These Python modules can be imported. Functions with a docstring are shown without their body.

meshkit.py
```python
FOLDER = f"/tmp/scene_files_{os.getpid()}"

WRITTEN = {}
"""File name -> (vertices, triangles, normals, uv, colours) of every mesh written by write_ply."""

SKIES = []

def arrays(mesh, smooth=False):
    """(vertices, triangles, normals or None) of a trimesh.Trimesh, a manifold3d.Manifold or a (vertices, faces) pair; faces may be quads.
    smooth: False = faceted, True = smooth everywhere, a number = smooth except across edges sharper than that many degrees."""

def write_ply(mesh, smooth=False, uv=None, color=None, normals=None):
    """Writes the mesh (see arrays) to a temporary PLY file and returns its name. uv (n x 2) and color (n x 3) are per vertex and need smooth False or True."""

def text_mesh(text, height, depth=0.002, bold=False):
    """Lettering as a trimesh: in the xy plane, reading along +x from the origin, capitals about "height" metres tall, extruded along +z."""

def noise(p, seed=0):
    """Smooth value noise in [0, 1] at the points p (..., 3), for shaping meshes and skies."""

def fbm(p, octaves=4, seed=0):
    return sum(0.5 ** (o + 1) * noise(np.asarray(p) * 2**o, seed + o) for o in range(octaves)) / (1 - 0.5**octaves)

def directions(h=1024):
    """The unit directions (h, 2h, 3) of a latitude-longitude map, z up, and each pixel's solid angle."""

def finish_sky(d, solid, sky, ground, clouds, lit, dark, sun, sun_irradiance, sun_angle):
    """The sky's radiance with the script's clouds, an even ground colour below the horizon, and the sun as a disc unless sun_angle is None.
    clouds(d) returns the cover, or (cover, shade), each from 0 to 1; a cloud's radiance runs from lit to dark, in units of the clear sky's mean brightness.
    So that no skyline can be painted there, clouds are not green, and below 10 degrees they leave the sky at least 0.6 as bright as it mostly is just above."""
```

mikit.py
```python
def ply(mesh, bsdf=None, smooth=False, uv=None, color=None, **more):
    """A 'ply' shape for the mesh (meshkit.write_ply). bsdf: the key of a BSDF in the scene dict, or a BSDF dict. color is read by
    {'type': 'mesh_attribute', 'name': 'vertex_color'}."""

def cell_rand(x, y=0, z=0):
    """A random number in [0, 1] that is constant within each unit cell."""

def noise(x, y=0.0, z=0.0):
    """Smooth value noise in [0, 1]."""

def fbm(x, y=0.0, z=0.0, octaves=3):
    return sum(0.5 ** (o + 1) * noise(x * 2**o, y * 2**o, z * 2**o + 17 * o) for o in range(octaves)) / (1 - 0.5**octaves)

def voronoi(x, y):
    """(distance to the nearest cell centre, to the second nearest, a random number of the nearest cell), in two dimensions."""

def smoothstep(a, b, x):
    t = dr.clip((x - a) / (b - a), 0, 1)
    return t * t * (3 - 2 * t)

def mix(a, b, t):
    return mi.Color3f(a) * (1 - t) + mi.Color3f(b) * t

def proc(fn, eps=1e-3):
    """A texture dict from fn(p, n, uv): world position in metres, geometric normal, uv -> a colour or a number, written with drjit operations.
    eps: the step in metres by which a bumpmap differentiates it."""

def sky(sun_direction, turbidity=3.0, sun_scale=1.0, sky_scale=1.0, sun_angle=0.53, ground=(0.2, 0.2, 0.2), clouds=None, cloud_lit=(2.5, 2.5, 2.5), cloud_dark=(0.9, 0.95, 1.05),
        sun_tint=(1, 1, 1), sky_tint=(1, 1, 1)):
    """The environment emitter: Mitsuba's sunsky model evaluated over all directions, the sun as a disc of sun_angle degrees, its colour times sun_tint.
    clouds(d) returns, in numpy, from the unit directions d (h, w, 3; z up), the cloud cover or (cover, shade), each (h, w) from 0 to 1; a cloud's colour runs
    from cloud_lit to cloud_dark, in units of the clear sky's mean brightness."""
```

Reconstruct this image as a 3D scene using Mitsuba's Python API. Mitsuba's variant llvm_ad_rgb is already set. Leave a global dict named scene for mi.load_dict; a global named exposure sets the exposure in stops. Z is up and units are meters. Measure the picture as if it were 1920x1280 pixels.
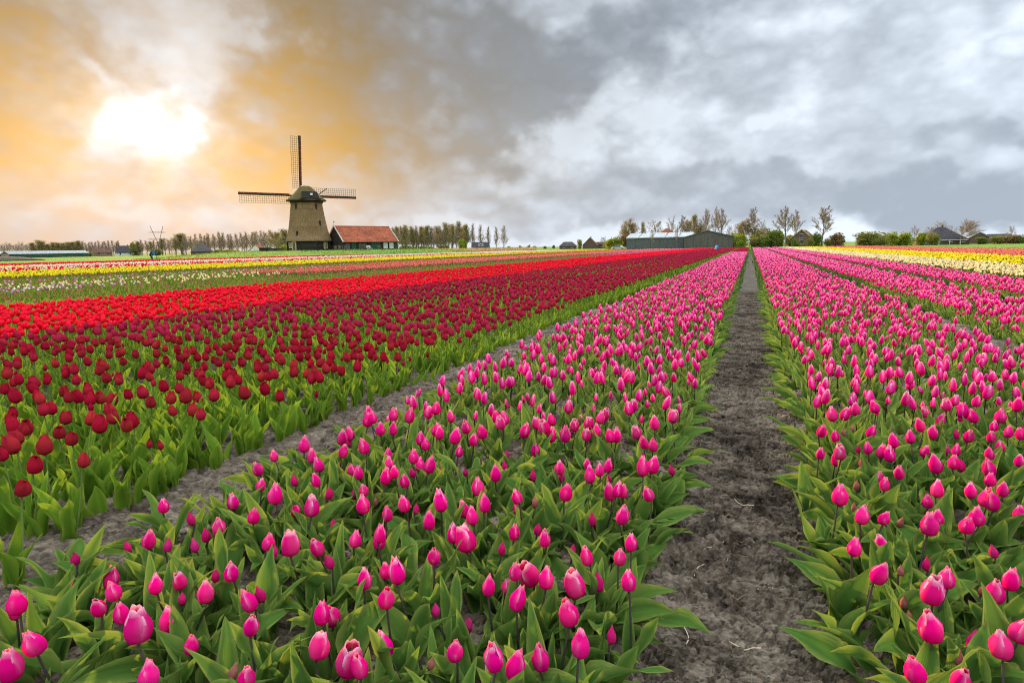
"""Tulip fields with a thatched polder mill under a broken evening sky. Units: metres, z up, tulip beds run along +y."""
import math
import numpy as np
import trimesh
import manifold3d as m3
import drjit as dr
import mitsuba as mi
import mikit
import meshkit
from scipy.spatial import cKDTree

T = mi.ScalarTransform4f
scene, labels = {}, {}

# ------------------------------------------------------------------ camera
H, F = 1.2, 1100.0                       # eye height; focal length in pixels of a 1920-wide picture
PITCH, ROLL, PSI = math.radians(9.07), 0.0165, 0.38466877
_R0 = np.array([math.cos(PSI), math.sin(PSI), 0])
FW = np.array([-math.sin(PSI)*math.cos(PITCH), math.cos(PSI)*math.cos(PITCH), -math.sin(PITCH)])
_U0 = np.cross(_R0, FW)
RT, UP = math.cos(ROLL)*_R0-math.sin(ROLL)*_U0, math.sin(ROLL)*_R0+math.cos(ROLL)*_U0
EYE = np.array([0, 0, H])
scene['camera'] = {'type': 'perspective', 'fov': math.degrees(2*math.atan(960/F)), 'fov_axis': 'x', 'near_clip': .05, 'far_clip': 9000.0,
                   'to_world': T().look_at(origin=EYE.tolist(), target=(EYE+FW).tolist(), up=UP.tolist())}

# ------------------------------------------------------------------ sky and sun
exposure = .36
SUN_AZ, SUN_EL = math.radians(-52.6), math.radians(10.4)
sun = np.array([math.sin(SUN_AZ)*math.cos(SUN_EL), math.cos(SUN_AZ)*math.cos(SUN_EL), math.sin(SUN_EL)])
def sstep(a, b, x):
    t = np.clip((x-a)/(b-a), 0, 1); return t*t*(3-2*t)
# darker cloud bodies and bright breaks: azimuth, elevation, half widths, tilt (degrees), strength
BODIES = [(-38.5,18.5,4.5,8,10,.85),(-34,13,5,6,25,.8),(-43,11,6,3.2,-5,.62),(-31,20,10,7,0,.75),(-30,13,3.5,2.2,0,.3),
 (-14,16.5,13,3.8,24,.8),(-21,11.5,7,3.0,35,.75),(-25,17,7,5,0,.5),(-3,19,6,2.6,15,.45),
 (-46.0,7.2,4.6,2.6,10,1.1),(-59,11.0,5.2,2.4,-6,1.15),(-62,6.8,5,2.2,0,.7),(-60,16,5,2.6,-25,.85),(-66,12,5,5,0,.6),(-52,13.6,3.5,1.1,0,.35),
 (-15,5.2,15,1.9,3,.4),(14,6.5,14,5,0,.18),(5,4.2,14,1.7,-2,.7),(17,2.9,10,1.5,0,.8),(-10,2.4,11,1.0,0,.45),(26,5,9,4,0,.6),(12,7.6,5,.9,8,.3),(6,15.5,4,.9,12,.25),(20,8.6,3.2,1.0,8,.45)]
BREAKS = [(-53.2,9.9,2.6,1.2,10,1.25),(-50.5,12.0,1.6,2.0,-20,.6),(-57,13.5,4,.7,-10,.6),(-48.5,17.5,5.5,3.4,0,.75),(-31,11.9,2.2,1.1,14,.7),(-29.5,15.5,1.4,2.6,-10,.3),(-16,9.4,8,1.6,26,.5),(2.5,10.8,3.4,1.1,0,.55),(-22,1,10,1.0,0,.7),(6,1.0,12,.6,0,.5),(-48,3,16,1.1,0,.3)]
def clouds(d):
    az, el = np.degrees(np.arctan2(d[...,0], d[...,1])), np.degrees(np.arcsin(d[...,2]))
    q = np.stack([np.sin(np.radians(az))*4, np.radians(el)*5, np.cos(np.radians(az))*4], -1)
    w1 = meshkit.fbm(q*2.5+3.1, 6, 3)-.5; w2 = meshkit.fbm(q*2.5+9.7, 6, 11)-.5
    azw, elw = az+15*w1, el+9*w2
    def field(L):
        s = 0
        for a, e, rx, ry, t, k in L:
            da = (azw-a+180) % 360-180; de = elw-e; c, n = math.cos(math.radians(t)), math.sin(math.radians(t))
            s = s+k*np.exp(-(((da*c+de*n)/rx)**2+((de*c-da*n)/ry)**2)**1.3)
        return s
    f1 = meshkit.fbm(q*1.7+[5, 0, 2], 7, 21)
    f2 = meshkit.fbm(q*[3.5, 4.2, 3.5]+7, 7, 31)
    f2 = .62*f2+.38*(1-np.abs(2*meshkit.fbm(q*[4.2, 6, 4.2]+[.5*w1.mean(), 3, 1], 6, 51)-1)*1.6)   # billows
    b, k = field(BODIES), field(BREAKS)
    f0 = meshkit.fbm(q*.7+[1, 4, 8], 5, 41)
    shade = .13+.9*(f0-.5)*sstep(18, 35, el)+.6*(f1-.45)+1.0*(f2-.5)+.86*np.minimum(b, 1.25)*(.8+.4*f2)-.75*k*(.6+.8*f2)-.30*np.exp(-((b-.30)/.16)**2)*f2*(1-sstep(20, 40, el))*(1-.6*np.exp(-(np.degrees(np.arccos(np.clip(d@sun, -1, 1)))/20)**2))
    g = np.degrees(np.arccos(np.clip(d@sun, -1, 1)))
    near, wide = np.exp(-(g/17)**2), np.exp(-(g/45)**2)
    kk, shade = np.clip(k, 0, 1), np.clip(shade, 0, 1)
    bright = 1-np.clip(shade*1.25, 0, 1)
    shade = shade*(1-.3*wide)+.30*wide+.38*near*(1-kk)-.5*kk*np.exp(-(g/8)**2)+.16*(1-wide)*sstep(0, 60, 60-el)
    thin = np.clip((wide*(.57-.08*bright)+near*(.56-.20*bright)*(1-.6*kk))*(.40+.60*sstep(0, 18, g))*(.5+1.0*f2), 0, .92)
    out = np.clip((np.abs((az+22+180) % 360-180)-52)/25, 0, 1)
    shade = shade+.26*out*(1-sstep(20, 45, el))
    top = .84+.16*sstep(10, 16, el); shade = top*np.tanh(1.15*np.maximum(shade, 0)/top)
    ge = np.hypot((az-math.degrees(SUN_AZ)+180) % 360-180+3*w1, (el-math.degrees(SUN_EL))*1.55+5*w2)/(.30+1.4*meshkit.fbm(q*[8, 11, 8]+2, 5, 61))   # glow through the thin cloud before the sun
    glow = np.exp(-(ge/2.9)**2)
    shade = shade*(1-.62*np.exp(-(ge/6.5)**2)-.3*glow)
    shade = 1-(1-shade)*(.29+.71*sstep(20, 70, el)+.18*glow+.10*np.exp(-(ge/7)**2))  # overhead clouds, out of view, brightened toward the zenith to light the field
    return 1-thin*(.45+.55*sstep(0, 9, el)), np.clip(shade, 0, 1)
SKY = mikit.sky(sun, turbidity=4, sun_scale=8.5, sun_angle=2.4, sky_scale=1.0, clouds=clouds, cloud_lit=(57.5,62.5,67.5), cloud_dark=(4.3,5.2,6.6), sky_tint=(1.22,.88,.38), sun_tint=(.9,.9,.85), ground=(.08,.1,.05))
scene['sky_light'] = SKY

# ------------------------------------------------------------------ helpers
def ray(px, py):
    d = FW+(px-960)/F*RT-(py-640)/F*UP
    return d/np.linalg.norm(d)
def horizon(px): return 457+ROLL*(1408-px)
def at(px, Z):
    """Ground point in the direction of picture column px, Z metres in front of the lens plane."""
    d = ray(px, horizon(px)); t = Z/(d@FW)
    return np.array([d[0]*t, d[1]*t])
def az_of(p): return math.atan2(p[0], p[1])
def proj(P):
    P = np.asarray(P, float)-EYE; z = P@FW
    return 960+F*(P@RT)/z, 640-F*(P@UP)/z, z
def norm(v): return v/np.linalg.norm(v)

class MB:
    """Collects pieces; out() gives one (vertices, faces) pair."""
    def __init__(s): s.v, s.f, s.n, s.c = [], [], 0, []
    def add(s, v, f, c=None):
        v = np.asarray(v, float); f = np.asarray(f, int)
        if f.shape[1] == 4: f = np.vstack([f[:, [0, 1, 2]], f[:, [0, 2, 3]]])
        s.v.append(v); s.f.append(f+s.n); s.n += len(v)
        if c is not None: s.c.append(np.broadcast_to(c, (len(v), 3)))
        return s
    def box(s, x0, x1, y0, y1, z0, z1, M=None):
        v = np.array([[x, y, z] for z in (z0, z1) for y in (y0, y1) for x in (x0, x1)], float)
        f = [[0, 2, 3, 1], [4, 5, 7, 6], [0, 1, 5, 4], [2, 6, 7, 3], [0, 4, 6, 2], [1, 3, 7, 5]]
        if M is not None: v = v@M[:3, :3].T+M[:3, 3]
        return s.add(v, f)
    def tube(s, p, r, n=6, cap=True):
        v, f = tube(p, r, n, cap); return s.add(v, f)
    def beam(s, a, b, w, h=None):
        a, b = np.asarray(a, float), np.asarray(b, float); h = w if h is None else h
        d = norm(b-a); x = np.cross(d, [0, 0, 1] if abs(d[2]) < .9 else [0, 1, 0]); x = norm(x); y = np.cross(d, x)
        v = np.array([q+sx*x*w/2+sy*y*h/2 for q in (a, b) for sy in (-1, 1) for sx in (-1, 1)])
        return s.add(v, [[0, 1, 3, 2], [4, 6, 7, 5], [0, 4, 5, 1], [2, 3, 7, 6], [0, 2, 6, 4], [1, 5, 7, 3]])
    def out(s): return np.vstack(s.v), np.vstack(s.f)
    def col(s): return np.vstack(s.c)

def tube(p, r, n=6, cap=True):
    p = np.asarray(p, float); r = np.broadcast_to(r, (len(p),)); t = np.gradient(p, axis=0); t /= np.linalg.norm(t, axis=1, keepdims=True)+1e-12
    ref = np.array([.3, .2, 1.0]) if abs(t[0, 2]) < .8 else np.array([1.0, .2, .1])
    a = np.cross(t, ref); a /= np.linalg.norm(a, axis=1, keepdims=True)+1e-12; b = np.cross(t, a); g = np.arange(n)*2*np.pi/n
    v = (p[:, None]+r[:, None, None]*(np.cos(g)[None, :, None]*a[:, None]+np.sin(g)[None, :, None]*b[:, None])).reshape(-1, 3)
    i, j = np.meshgrid(np.arange(len(p)-1), np.arange(n), indexing='ij')
    q = np.stack([i*n+j, i*n+(j+1) % n, (i+1)*n+(j+1) % n, (i+1)*n+j], -1).reshape(-1, 4)
    f = np.vstack([q[:, [0, 1, 2]], q[:, [0, 2, 3]]])
    if cap:
        k = len(v); v = np.vstack([v, p[:1], p[-1:]]); m = (len(p)-1)*n; j = np.arange(n)
        f = np.vstack([f, np.stack([(j+1) % n, j, 0*j+k], 1), np.stack([m+j, m+(j+1) % n, 0*j+k+1], 1)])
    return v, f
def grid_faces(nu, nv):
    i, j = np.meshgrid(np.arange(nu-1), np.arange(nv-1), indexing='ij')
    return np.stack([i*nv+j, (i+1)*nv+j, (i+1)*nv+j+1, i*nv+j+1], -1).reshape(-1, 4)
def loft(rings, cap=True):
    """Closed rings (k, n, 3) joined into one skin."""
    k, n = rings.shape[:2]; v = rings.reshape(-1, 3)
    i, j = np.meshgrid(np.arange(k-1), np.arange(n), indexing='ij')
    q = np.stack([i*n+j, i*n+(j+1) % n, (i+1)*n+(j+1) % n, (i+1)*n+j], -1).reshape(-1, 4)
    f = np.vstack([q[:, [0, 1, 2]], q[:, [0, 2, 3]]])
    if cap:
        m = len(v); v = np.vstack([v, rings[0].mean(0)[None], rings[-1].mean(0)[None]]); j = np.arange(n); e = (k-1)*n
        f = np.vstack([f, np.stack([(j+1) % n, j, 0*j+m], 1), np.stack([e+j, e+(j+1) % n, 0*j+m+1], 1)])
    return v, f
def M4(x=0, y=0, z=0, rz=0):
    c, s = math.cos(rz), math.sin(rz); return np.array([[c, -s, 0, x], [s, c, 0, y], [0, 0, 1, z], [0, 0, 0, 1.0]])
def move(mesh, M):
    v, f = mesh if isinstance(mesh, tuple) else mesh.out()
    return v@M[:3, :3].T+M[:3, 3], f

_n = {}
def numbered(name):
    k = _n.get(name, 0); _n[name] = k+1
    return name if k == 0 else f'{name}_{k:03d}'
def thing(name, label, cat, group=None):
    k = numbered(name); labels[k] = {'label': label, 'category': cat}
    if group: labels[k]['group'] = group
    return k
def part(holder, name, mesh, bsdf, M=None, smooth=False, label=None, **kw):
    mesh = mesh.out() if isinstance(mesh, MB) else mesh
    if M is not None: mesh = move(mesh, M)
    k = numbered(f'{holder}__{name}'); scene[k] = mikit.ply(mesh, bsdf, smooth=smooth, **kw)
    if label: labels[k] = {'label': label}
    return k
def single(name, mesh, bsdf, label, cat=None, group=None, kind=None, M=None, smooth=False, **kw):
    mesh = mesh.out() if isinstance(mesh, MB) else mesh
    if M is not None: mesh = move(mesh, M)
    k = numbered(name); scene[k] = mikit.ply(mesh, bsdf, smooth=smooth, **kw); labels[k] = {}
    if label: labels[k]['label'] = label
    if cat: labels[k]['category'] = cat
    if group: labels[k]['group'] = group
    if kind: labels[k]['kind'] = kind
    return k
def inst(key, group, M):
    scene[key] = {'type': 'instance', 'to_world': T(np.asarray(M, float)), 'shapegroup': {'type': 'ref', 'id': group}}

# ------------------------------------------------------------------ materials
def proc_bsdf(fn, rough=.8, bump=None, bscale=1.0, spec=.3, eps=1e-3):
    b = {'type': 'principled', 'base_color': mikit.proc(fn) if callable(fn) else {'type': 'rgb', 'value': list(fn)}, 'roughness': rough, 'specular': spec}
    if bump is not None: b = {'type': 'bumpmap', 'arbitrary': mikit.proc(bump, eps=eps), 'scale': bscale, 'bsdf': b}
    return {'type': 'twosided', 'bsdf': b}
VC = {'type': 'mesh_attribute', 'name': 'vertex_color'}
scene['petal'] = {'type': 'principledthin', 'base_color': VC, 'roughness': .42, 'diff_trans': .42, 'eta': 1.3}
scene['leaf'] = {'type': 'bumpmap', 'arbitrary': mikit.proc(lambda p, n, uv: dr.sin(uv.x*75)*(.6+.8*mikit.noise(uv.x*9, uv.y*3))+1.5*mikit.fbm(uv.x*5, uv.y*9, p.x*3, 3), eps=5e-4), 'scale': .0006,
                 'bsdf': {'type': 'principledthin', 'base_color': VC, 'roughness': .36, 'diff_trans': .8, 'eta': 1.36}}
scene['stem'] = {'type': 'twosided', 'bsdf': {'type': 'principled', 'base_color': VC, 'roughness': .5, 'specular': .4}}
scene['far_bloom'] = {'type': 'principledthin', 'base_color': VC, 'roughness': .55, 'diff_trans': .45, 'eta': 1.25}
scene['foliage'] = {'type': 'principledthin', 'base_color': VC, 'roughness': .6, 'diff_trans': .7, 'eta': 1.3}
scene['bark'] = {'type': 'twosided', 'bsdf': {'type': 'principled', 'base_color': VC, 'roughness': .9, 'specular': .1}}
scene['painted'] = {'type': 'twosided', 'bsdf': {'type': 'principled', 'base_color': VC, 'roughness': .6, 'specular': .3}}

def soil_fn(p, n, uv):
    big, mid, fine = mikit.fbm(p.x*1.7, p.y*1.7, 3.0, 3), mikit.fbm(p.x*11, p.y*11, 1.0, 3), mikit.fbm(p.x*70, p.y*70, p.z*70, 3)
    trodden = mikit.smoothstep(.46, .06, dr.abs(p.x+.10*(mikit.noise(p.y*.8)-.5)))
    dry = dr.clip(.62*(1-.58*trodden)+.40*(big-.5)+.85*(mid-.5)+.45*(fine-.5), 0, 1)
    c = mikit.mix((.027, .019, .013), (.265, .213, .158), dry)
    return c*(.66+.65*fine)
def soil_bump(p, n, uv):
    return mikit.fbm(p.x*60, p.y*60, p.z*60, 4)+.45*mikit.fbm(p.x*260, p.y*260, p.z*260, 2)
scene['soil'] = proc_bsdf(soil_fn, .95, soil_bump, .012, .12)
scene['field_earth'] = proc_bsdf(lambda p, n, uv: mikit.mix((.045, .036, .028), (.14, .118, .093), mikit.fbm(p.x*9, p.y*9, 0., 4)), .95, None, 1, .1)
def grass_fn(p, n, uv):
    a, b = mikit.fbm(p.x*.05, p.y*.09, 0., 3), mikit.fbm(p.x*.9, p.y*.9, 5., 4)
    return mikit.mix(mikit.mix((.10, .19, .025), (.21, .29, .05), a), (.19, .19, .07), mikit.smoothstep(.45, .8, b)*.55)*(.7+.6*b)
scene['grass_cover'] = proc_bsdf(grass_fn, .9, lambda p, n, uv: mikit.fbm(p.x*3, p.y*3, 0., 3), .12, .1, 1e-2)
def thatch_fn(p, n, uv):
    g = mikit.fbm(dr.atan2(p.y-MILL_Y, p.x-MILL_X)*90, p.z*2.2, 0., 3); m = mikit.fbm(p.x*.7, p.y*.7, p.z*.5, 4); s = mikit.noise(p.z*7, g*3)
    c = mikit.mix((.135, .083, .037), (.34, .225, .115), g*.65+.35*s)
    return mikit.mix(c, (.20, .155, .085), mikit.smoothstep(.5, .78, m)*.4)*(.75+.5*m)
def cap_fn(p, n, uv):
    g = mikit.fbm(p.x*9, p.y*9, p.z*3, 3); m = mikit.fbm(p.x*1.2, p.y*1.2, p.z*1.2, 4)
    return mikit.mix(mikit.mix((.075, .053, .022), (.165, .12, .052), g), (.145, .13, .045), mikit.smoothstep(.42, .7, m)*.5)
def thatch_bump(p, n, uv): return mikit.fbm(dr.atan2(p.y-MILL_Y, p.x-MILL_X)*120, p.z*5, 0., 3)+.4*mikit.fbm(p.x*2, p.y*2, p.z*3, 3)
def plank(a, b, f):
    def fn(p, n, uv):
        k = mikit.cell_rand(dr.floor(p.z*f), 3.0); g = mikit.fbm(p.x*6, p.y*6, p.z*30, 3)
        return mikit.mix(a, b, .5*k+.5*g)
    return fn
def corr(a, b, f=1.0):
    def fn(p, n, uv):
        k = mikit.fbm(p.x*.5*f, p.y*.5*f, p.z*.25*f, 4); d = mikit.fbm(p.x*3*f, p.y*3*f, p.z*.4*f, 3)
        return mikit.mix(a, b, .5*k+.5*d)
    return fn
def tile_fn(a, b):
    def fn(p, n, uv):
        u, w = (p.x*.83+p.y*.56)*3.3, p.z*5.2
        k = mikit.cell_rand(dr.floor(u), dr.floor(w)); m = mikit.fbm(p.x*.8, p.y*.8, p.z*.8, 4)
        return mikit.mix(a, b, .45*k+.55*m)*(.72+.5*m)
    return fn

# ------------------------------------------------------------------ ground
_c = at(581, 135.5)
MILL_X, MILL_Y, MILL_Z = float(_c[0]), float(_c[1]), 1.25
FIELD_END, FIELD_LEFT, FIELD_RIGHT = 150.0, -80.0, 24.0
rng = np.random.default_rng(11)

def rings_ground():
    r = np.concatenate([[0], np.geomspace(6, 6000, 70)]); a = np.linspace(0, 2*np.pi, 145)[:-1]
    v = np.array([[q*math.cos(t), q*math.sin(t), 0] for q in r for t in a])
    v[:, 2] = -.02+.25*(meshkit.fbm(v*[.02, .02, 1]+3, 3)-.5)*np.clip((np.linalg.norm(v[:, :2], axis=1)-230)/100, 0, 1)-.02*np.clip(np.linalg.norm(v[:, :2], axis=1)/1000, 0, 1)
    n = len(a); i, j = np.meshgrid(np.arange(len(r)-1), np.arange(n), indexing='ij')
    return v, np.stack([i*n+j, (i+1)*n+j, (i+1)*n+(j+1) % n, i*n+(j+1) % n], -1).reshape(-1, 4)
single('meadow', rings_ground(), 'grass_cover', None, kind='structure', smooth=True)

v = []
ys = np.concatenate([np.arange(-6, 20, 1.0), np.geomspace(20, FIELD_END+2, 40)])
xs = np.linspace(FIELD_LEFT-1, FIELD_RIGHT+1, 60)
v = np.array([[x, y, 0] for y in ys for x in xs]); v[:, 2] = 0
single('field_soil', (v, grid_faces(len(ys), len(xs))), 'field_earth', None, kind='structure', smooth=True)

def soil_height(x, y):
    """Cracked clods: raised beds, a trodden path along x = 0."""
    P = np.stack([x, y], -1).reshape(-1, 2); h = np.zeros(len(P))
    wob = 1.8*(np.stack([meshkit.fbm(np.column_stack([P*16, 0*P[:, 0]]), 4, 5), meshkit.fbm(np.column_stack([P*16, 0*P[:, 0]]), 4, 6)], 1)-.5)
    g = np.random.default_rng(5)
    for cell, amp, crack in ((.17, .018, .036), (.065, .011, .028), (.026, .006, .013)):
        lo, hi = P.min(0)-cell*2, P.max(0)+cell*2; n = ((hi-lo)/cell).astype(int)+1
        gx, gy = np.meshgrid(np.arange(n[0]), np.arange(n[1]), indexing='ij')
        c = np.stack([gx, gy], -1).reshape(-1, 2)*cell+lo+g.uniform(-.5, .5, (n[0]*n[1], 2))*cell
        ch = g.random(len(c)); d, k = cKDTree(c).query(P+wob*cell*.9, k=2)
        e = (d[:, 1]-d[:, 0])/cell
        fade = np.clip(2.2-P[:, 1]*.0047/(cell*.3), 0, 1)
        h += amp*ch[k[:, 0]]*fade+fade*crack*(sstep(0, .15, e)-1)*(.45+.55*ch[k[:, 1]])-amp*.12*(d[:, 0]/cell)**2
    Q = np.column_stack([P, 0*P[:, 0]])
    h += .035*(meshkit.fbm(Q*2.2, 4, 8)-.5)+.010*(meshkit.fbm(Q*34, 4, 9)-.5)*np.clip(1.5-P[:, 1]/8, 0, 1)
    ax = np.abs(P[:, 0]); h *= .75+.25*sstep(.12, .3, ax)
    h += .075+.035*sstep(.16, .42, ax)-.03*sstep(.25, 0, np.abs(P[:, 0]+2.2))-.03*sstep(.2, 0, np.abs(P[:, 0]-2.33))
    return np.maximum(h, .008).reshape(x.shape)
def patch(x0, x1, y0, y1, step, fade=0, grow=1.0):
    ys = [y0]
    while ys[-1] < y1: ys.append(ys[-1]+step*max(1, ys[-1]/1.6)**grow)
    xs = np.arange(x0, x1+step, step); X, Y = np.meshgrid(xs, np.array(ys), indexing='ij'); Z = soil_height(X, Y)
    if fade: Z = Z*np.clip((y1-Y)/fade, 0, 1)+.006
    return np.stack([X, Y, Z], -1).reshape(-1, 3), grid_faces(len(xs), len(ys))
single('path_soil', patch(-.62, .62, .7, 16, .0065, 3, 1.0), 'soil', None, kind='structure', smooth=False)
single('bed_soil', patch(-3.4, -.6, .7, 13, .012, 3, 1.0), 'soil', None, kind='structure', smooth=False)
single('bed_soil', patch(.6, 3.4, .8, 13, .017, 3, 1.0), 'soil', None, kind='structure', smooth=True)

# grass bank round the mill and a low dike line beyond the left fields
a = np.linspace(0, 2*np.pi, 97)[:-1]
ring = []
for k in np.linspace(0, 1, 24):
    rr = 34*(1-k)+.01; hgt = (MILL_Z+.02)*sstep(0, .55, k)
    p = np.stack([MILL_X+2+rr*np.cos(a)*1.35, MILL_Y+3+rr*np.sin(a), 0*a+hgt], 1)
    p[:, 2] += .16*(meshkit.fbm(p*[.3, .3, 0], 3, 3)-.5)*sstep(.02, .2, k)*(1-sstep(.5, .7, k)) - .05*(k == 0)
    ring.append(p)
single('grass_bank', loft(np.array(ring), cap=False), 'grass_cover', None, kind='structure', smooth=True)

def blades(P, hgt, col, seed, w=.02, lean=.4):
    """One triangle-pair blade per point."""
    g = np.random.default_rng(seed); n = len(P); a = g.uniform(0, 2*np.pi, n); l = hgt*g.uniform(.5, 1.2, n)
    t = np.stack([np.cos(a), np.sin(a)], 1); d = g.uniform(0, 2*np.pi, n); q = np.stack([np.cos(d), np.sin(d)], 1)*(lean*l*g.uniform(.2, 1, n))[:, None]
    W = w*g.uniform(.6, 1.3, n)[:, None]
    z = P[:, 2] if P.shape[1] > 2 else np.zeros(n)
    v = np.stack([np.column_stack([P[:, :2]-t*W, z]), np.column_stack([P[:, :2]+t*W, z]), np.column_stack([P[:, :2]+t*W*.7+q*.4, z+l*.6]), np.column_stack([P[:, :2]+q, z+l])], 1)
    f = (np.arange(n)*4)[:, None, None]+np.array([[0, 1, 2], [0, 2, 3]])
    c = np.array(col)*g.uniform(.65, 1.35, (n, 1))*g.uniform(.88, 1.12, (n, 3))
    return v.reshape(-1, 3), f.reshape(-1, 3), np.repeat(c, 4, 0)
def near_mill(n, seed):
    g = np.random.default_rng(seed); t = g.uniform(0, 2*np.pi, n); k = g.random(n)**.5
    rr = 34*k; P = np.column_stack([MILL_X+2+rr*np.cos(t)*1.35, MILL_Y+3+rr*np.sin(t), (MILL_Z+.02)*sstep(0, .55, 1-k)-.05])
    return P[np.hypot(P[:, 0]-MILL_X, P[:, 1]-MILL_Y) > 6.5]
bv, bf, bc = blades(near_mill(9000, 3), .32, (.17, .25, .04), 4, .07)
single('bank_grass', (bv, bf), 'foliage', 'tufted green grass growing on the bank round the mill', 'grass', kind='stuff', color=bc)
g = np.random.default_rng(8)
P = np.array([at(px, Z) for px, Z in zip(g.uniform(735, 1005, 5000), g.normal(165, 7, 5000))])
bv, bf, bc = blades(P, 1.3, (.42, .33, .17), 9, .10, .3)
single('dry_reeds', (bv, bf), 'foliage', 'strip of pale dry reeds along the ditch right of the farmhouse', 'reeds', kind='stuff', color=bc)
P = np.column_stack([g.uniform(22.5, 25.5, 6000), g.uniform(20, 150, 6000)])
bv, bf, bc = blades(P, .42, (.30, .25, .12), 19, .035, .4)
single('verge_grass', (bv, bf), 'foliage', 'pale dry grass verge between the salmon tulips and the green meadow', 'grass', kind='stuff', color=bc)
P = np.column_stack([g.uniform(-92, -80.5, 14000), g.uniform(12, 175, 14000)])
bv, bf, bc = blades(P, .34, (.18, .26, .045), 29, .06, .4)
single('left_verge_grass', (bv, bf), 'foliage', 'green grass verge behind the farthest red tulip strip on the left', 'grass', kind='stuff', color=bc)

# clods and straw on the bare strips
def clod(seed):
    m = trimesh.creation.icosphere(subdivisions=1); v = np.array(m.vertices)
    v = v*(.62+.75*meshkit.fbm(v*1.3+seed*3.1, 3, seed))[:, None]*[1.15, .95, .62]
    return v, np.array(m.faces)
mb = MB(); g = np.random.default_rng(31); CL = [clod(i) for i in range(8)]
for lane, sd, n in ((0, .13, 420), (-2.2, .15, 520), (2.33, .13, 160)):
    x, y = lane+np.clip(g.normal(0, sd, n), -.3, .3), .9+7.0*g.random(n)**1.5
    z = soil_height(x, y)
    for i in range(n):
        s = .005+.016*g.random()**3; cv, cf = CL[g.integers(8)]; a = g.uniform(0, 6.28)
        mb.add(cv*s@M4(rz=a)[:3, :3].T+[x[i], y[i], z[i]+s*.15], cf)
single('soil_clods', mb, 'soil', 'crumbly grey earth clods lying loose on the bare strips', 'clods', kind='stuff', smooth=True)
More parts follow.
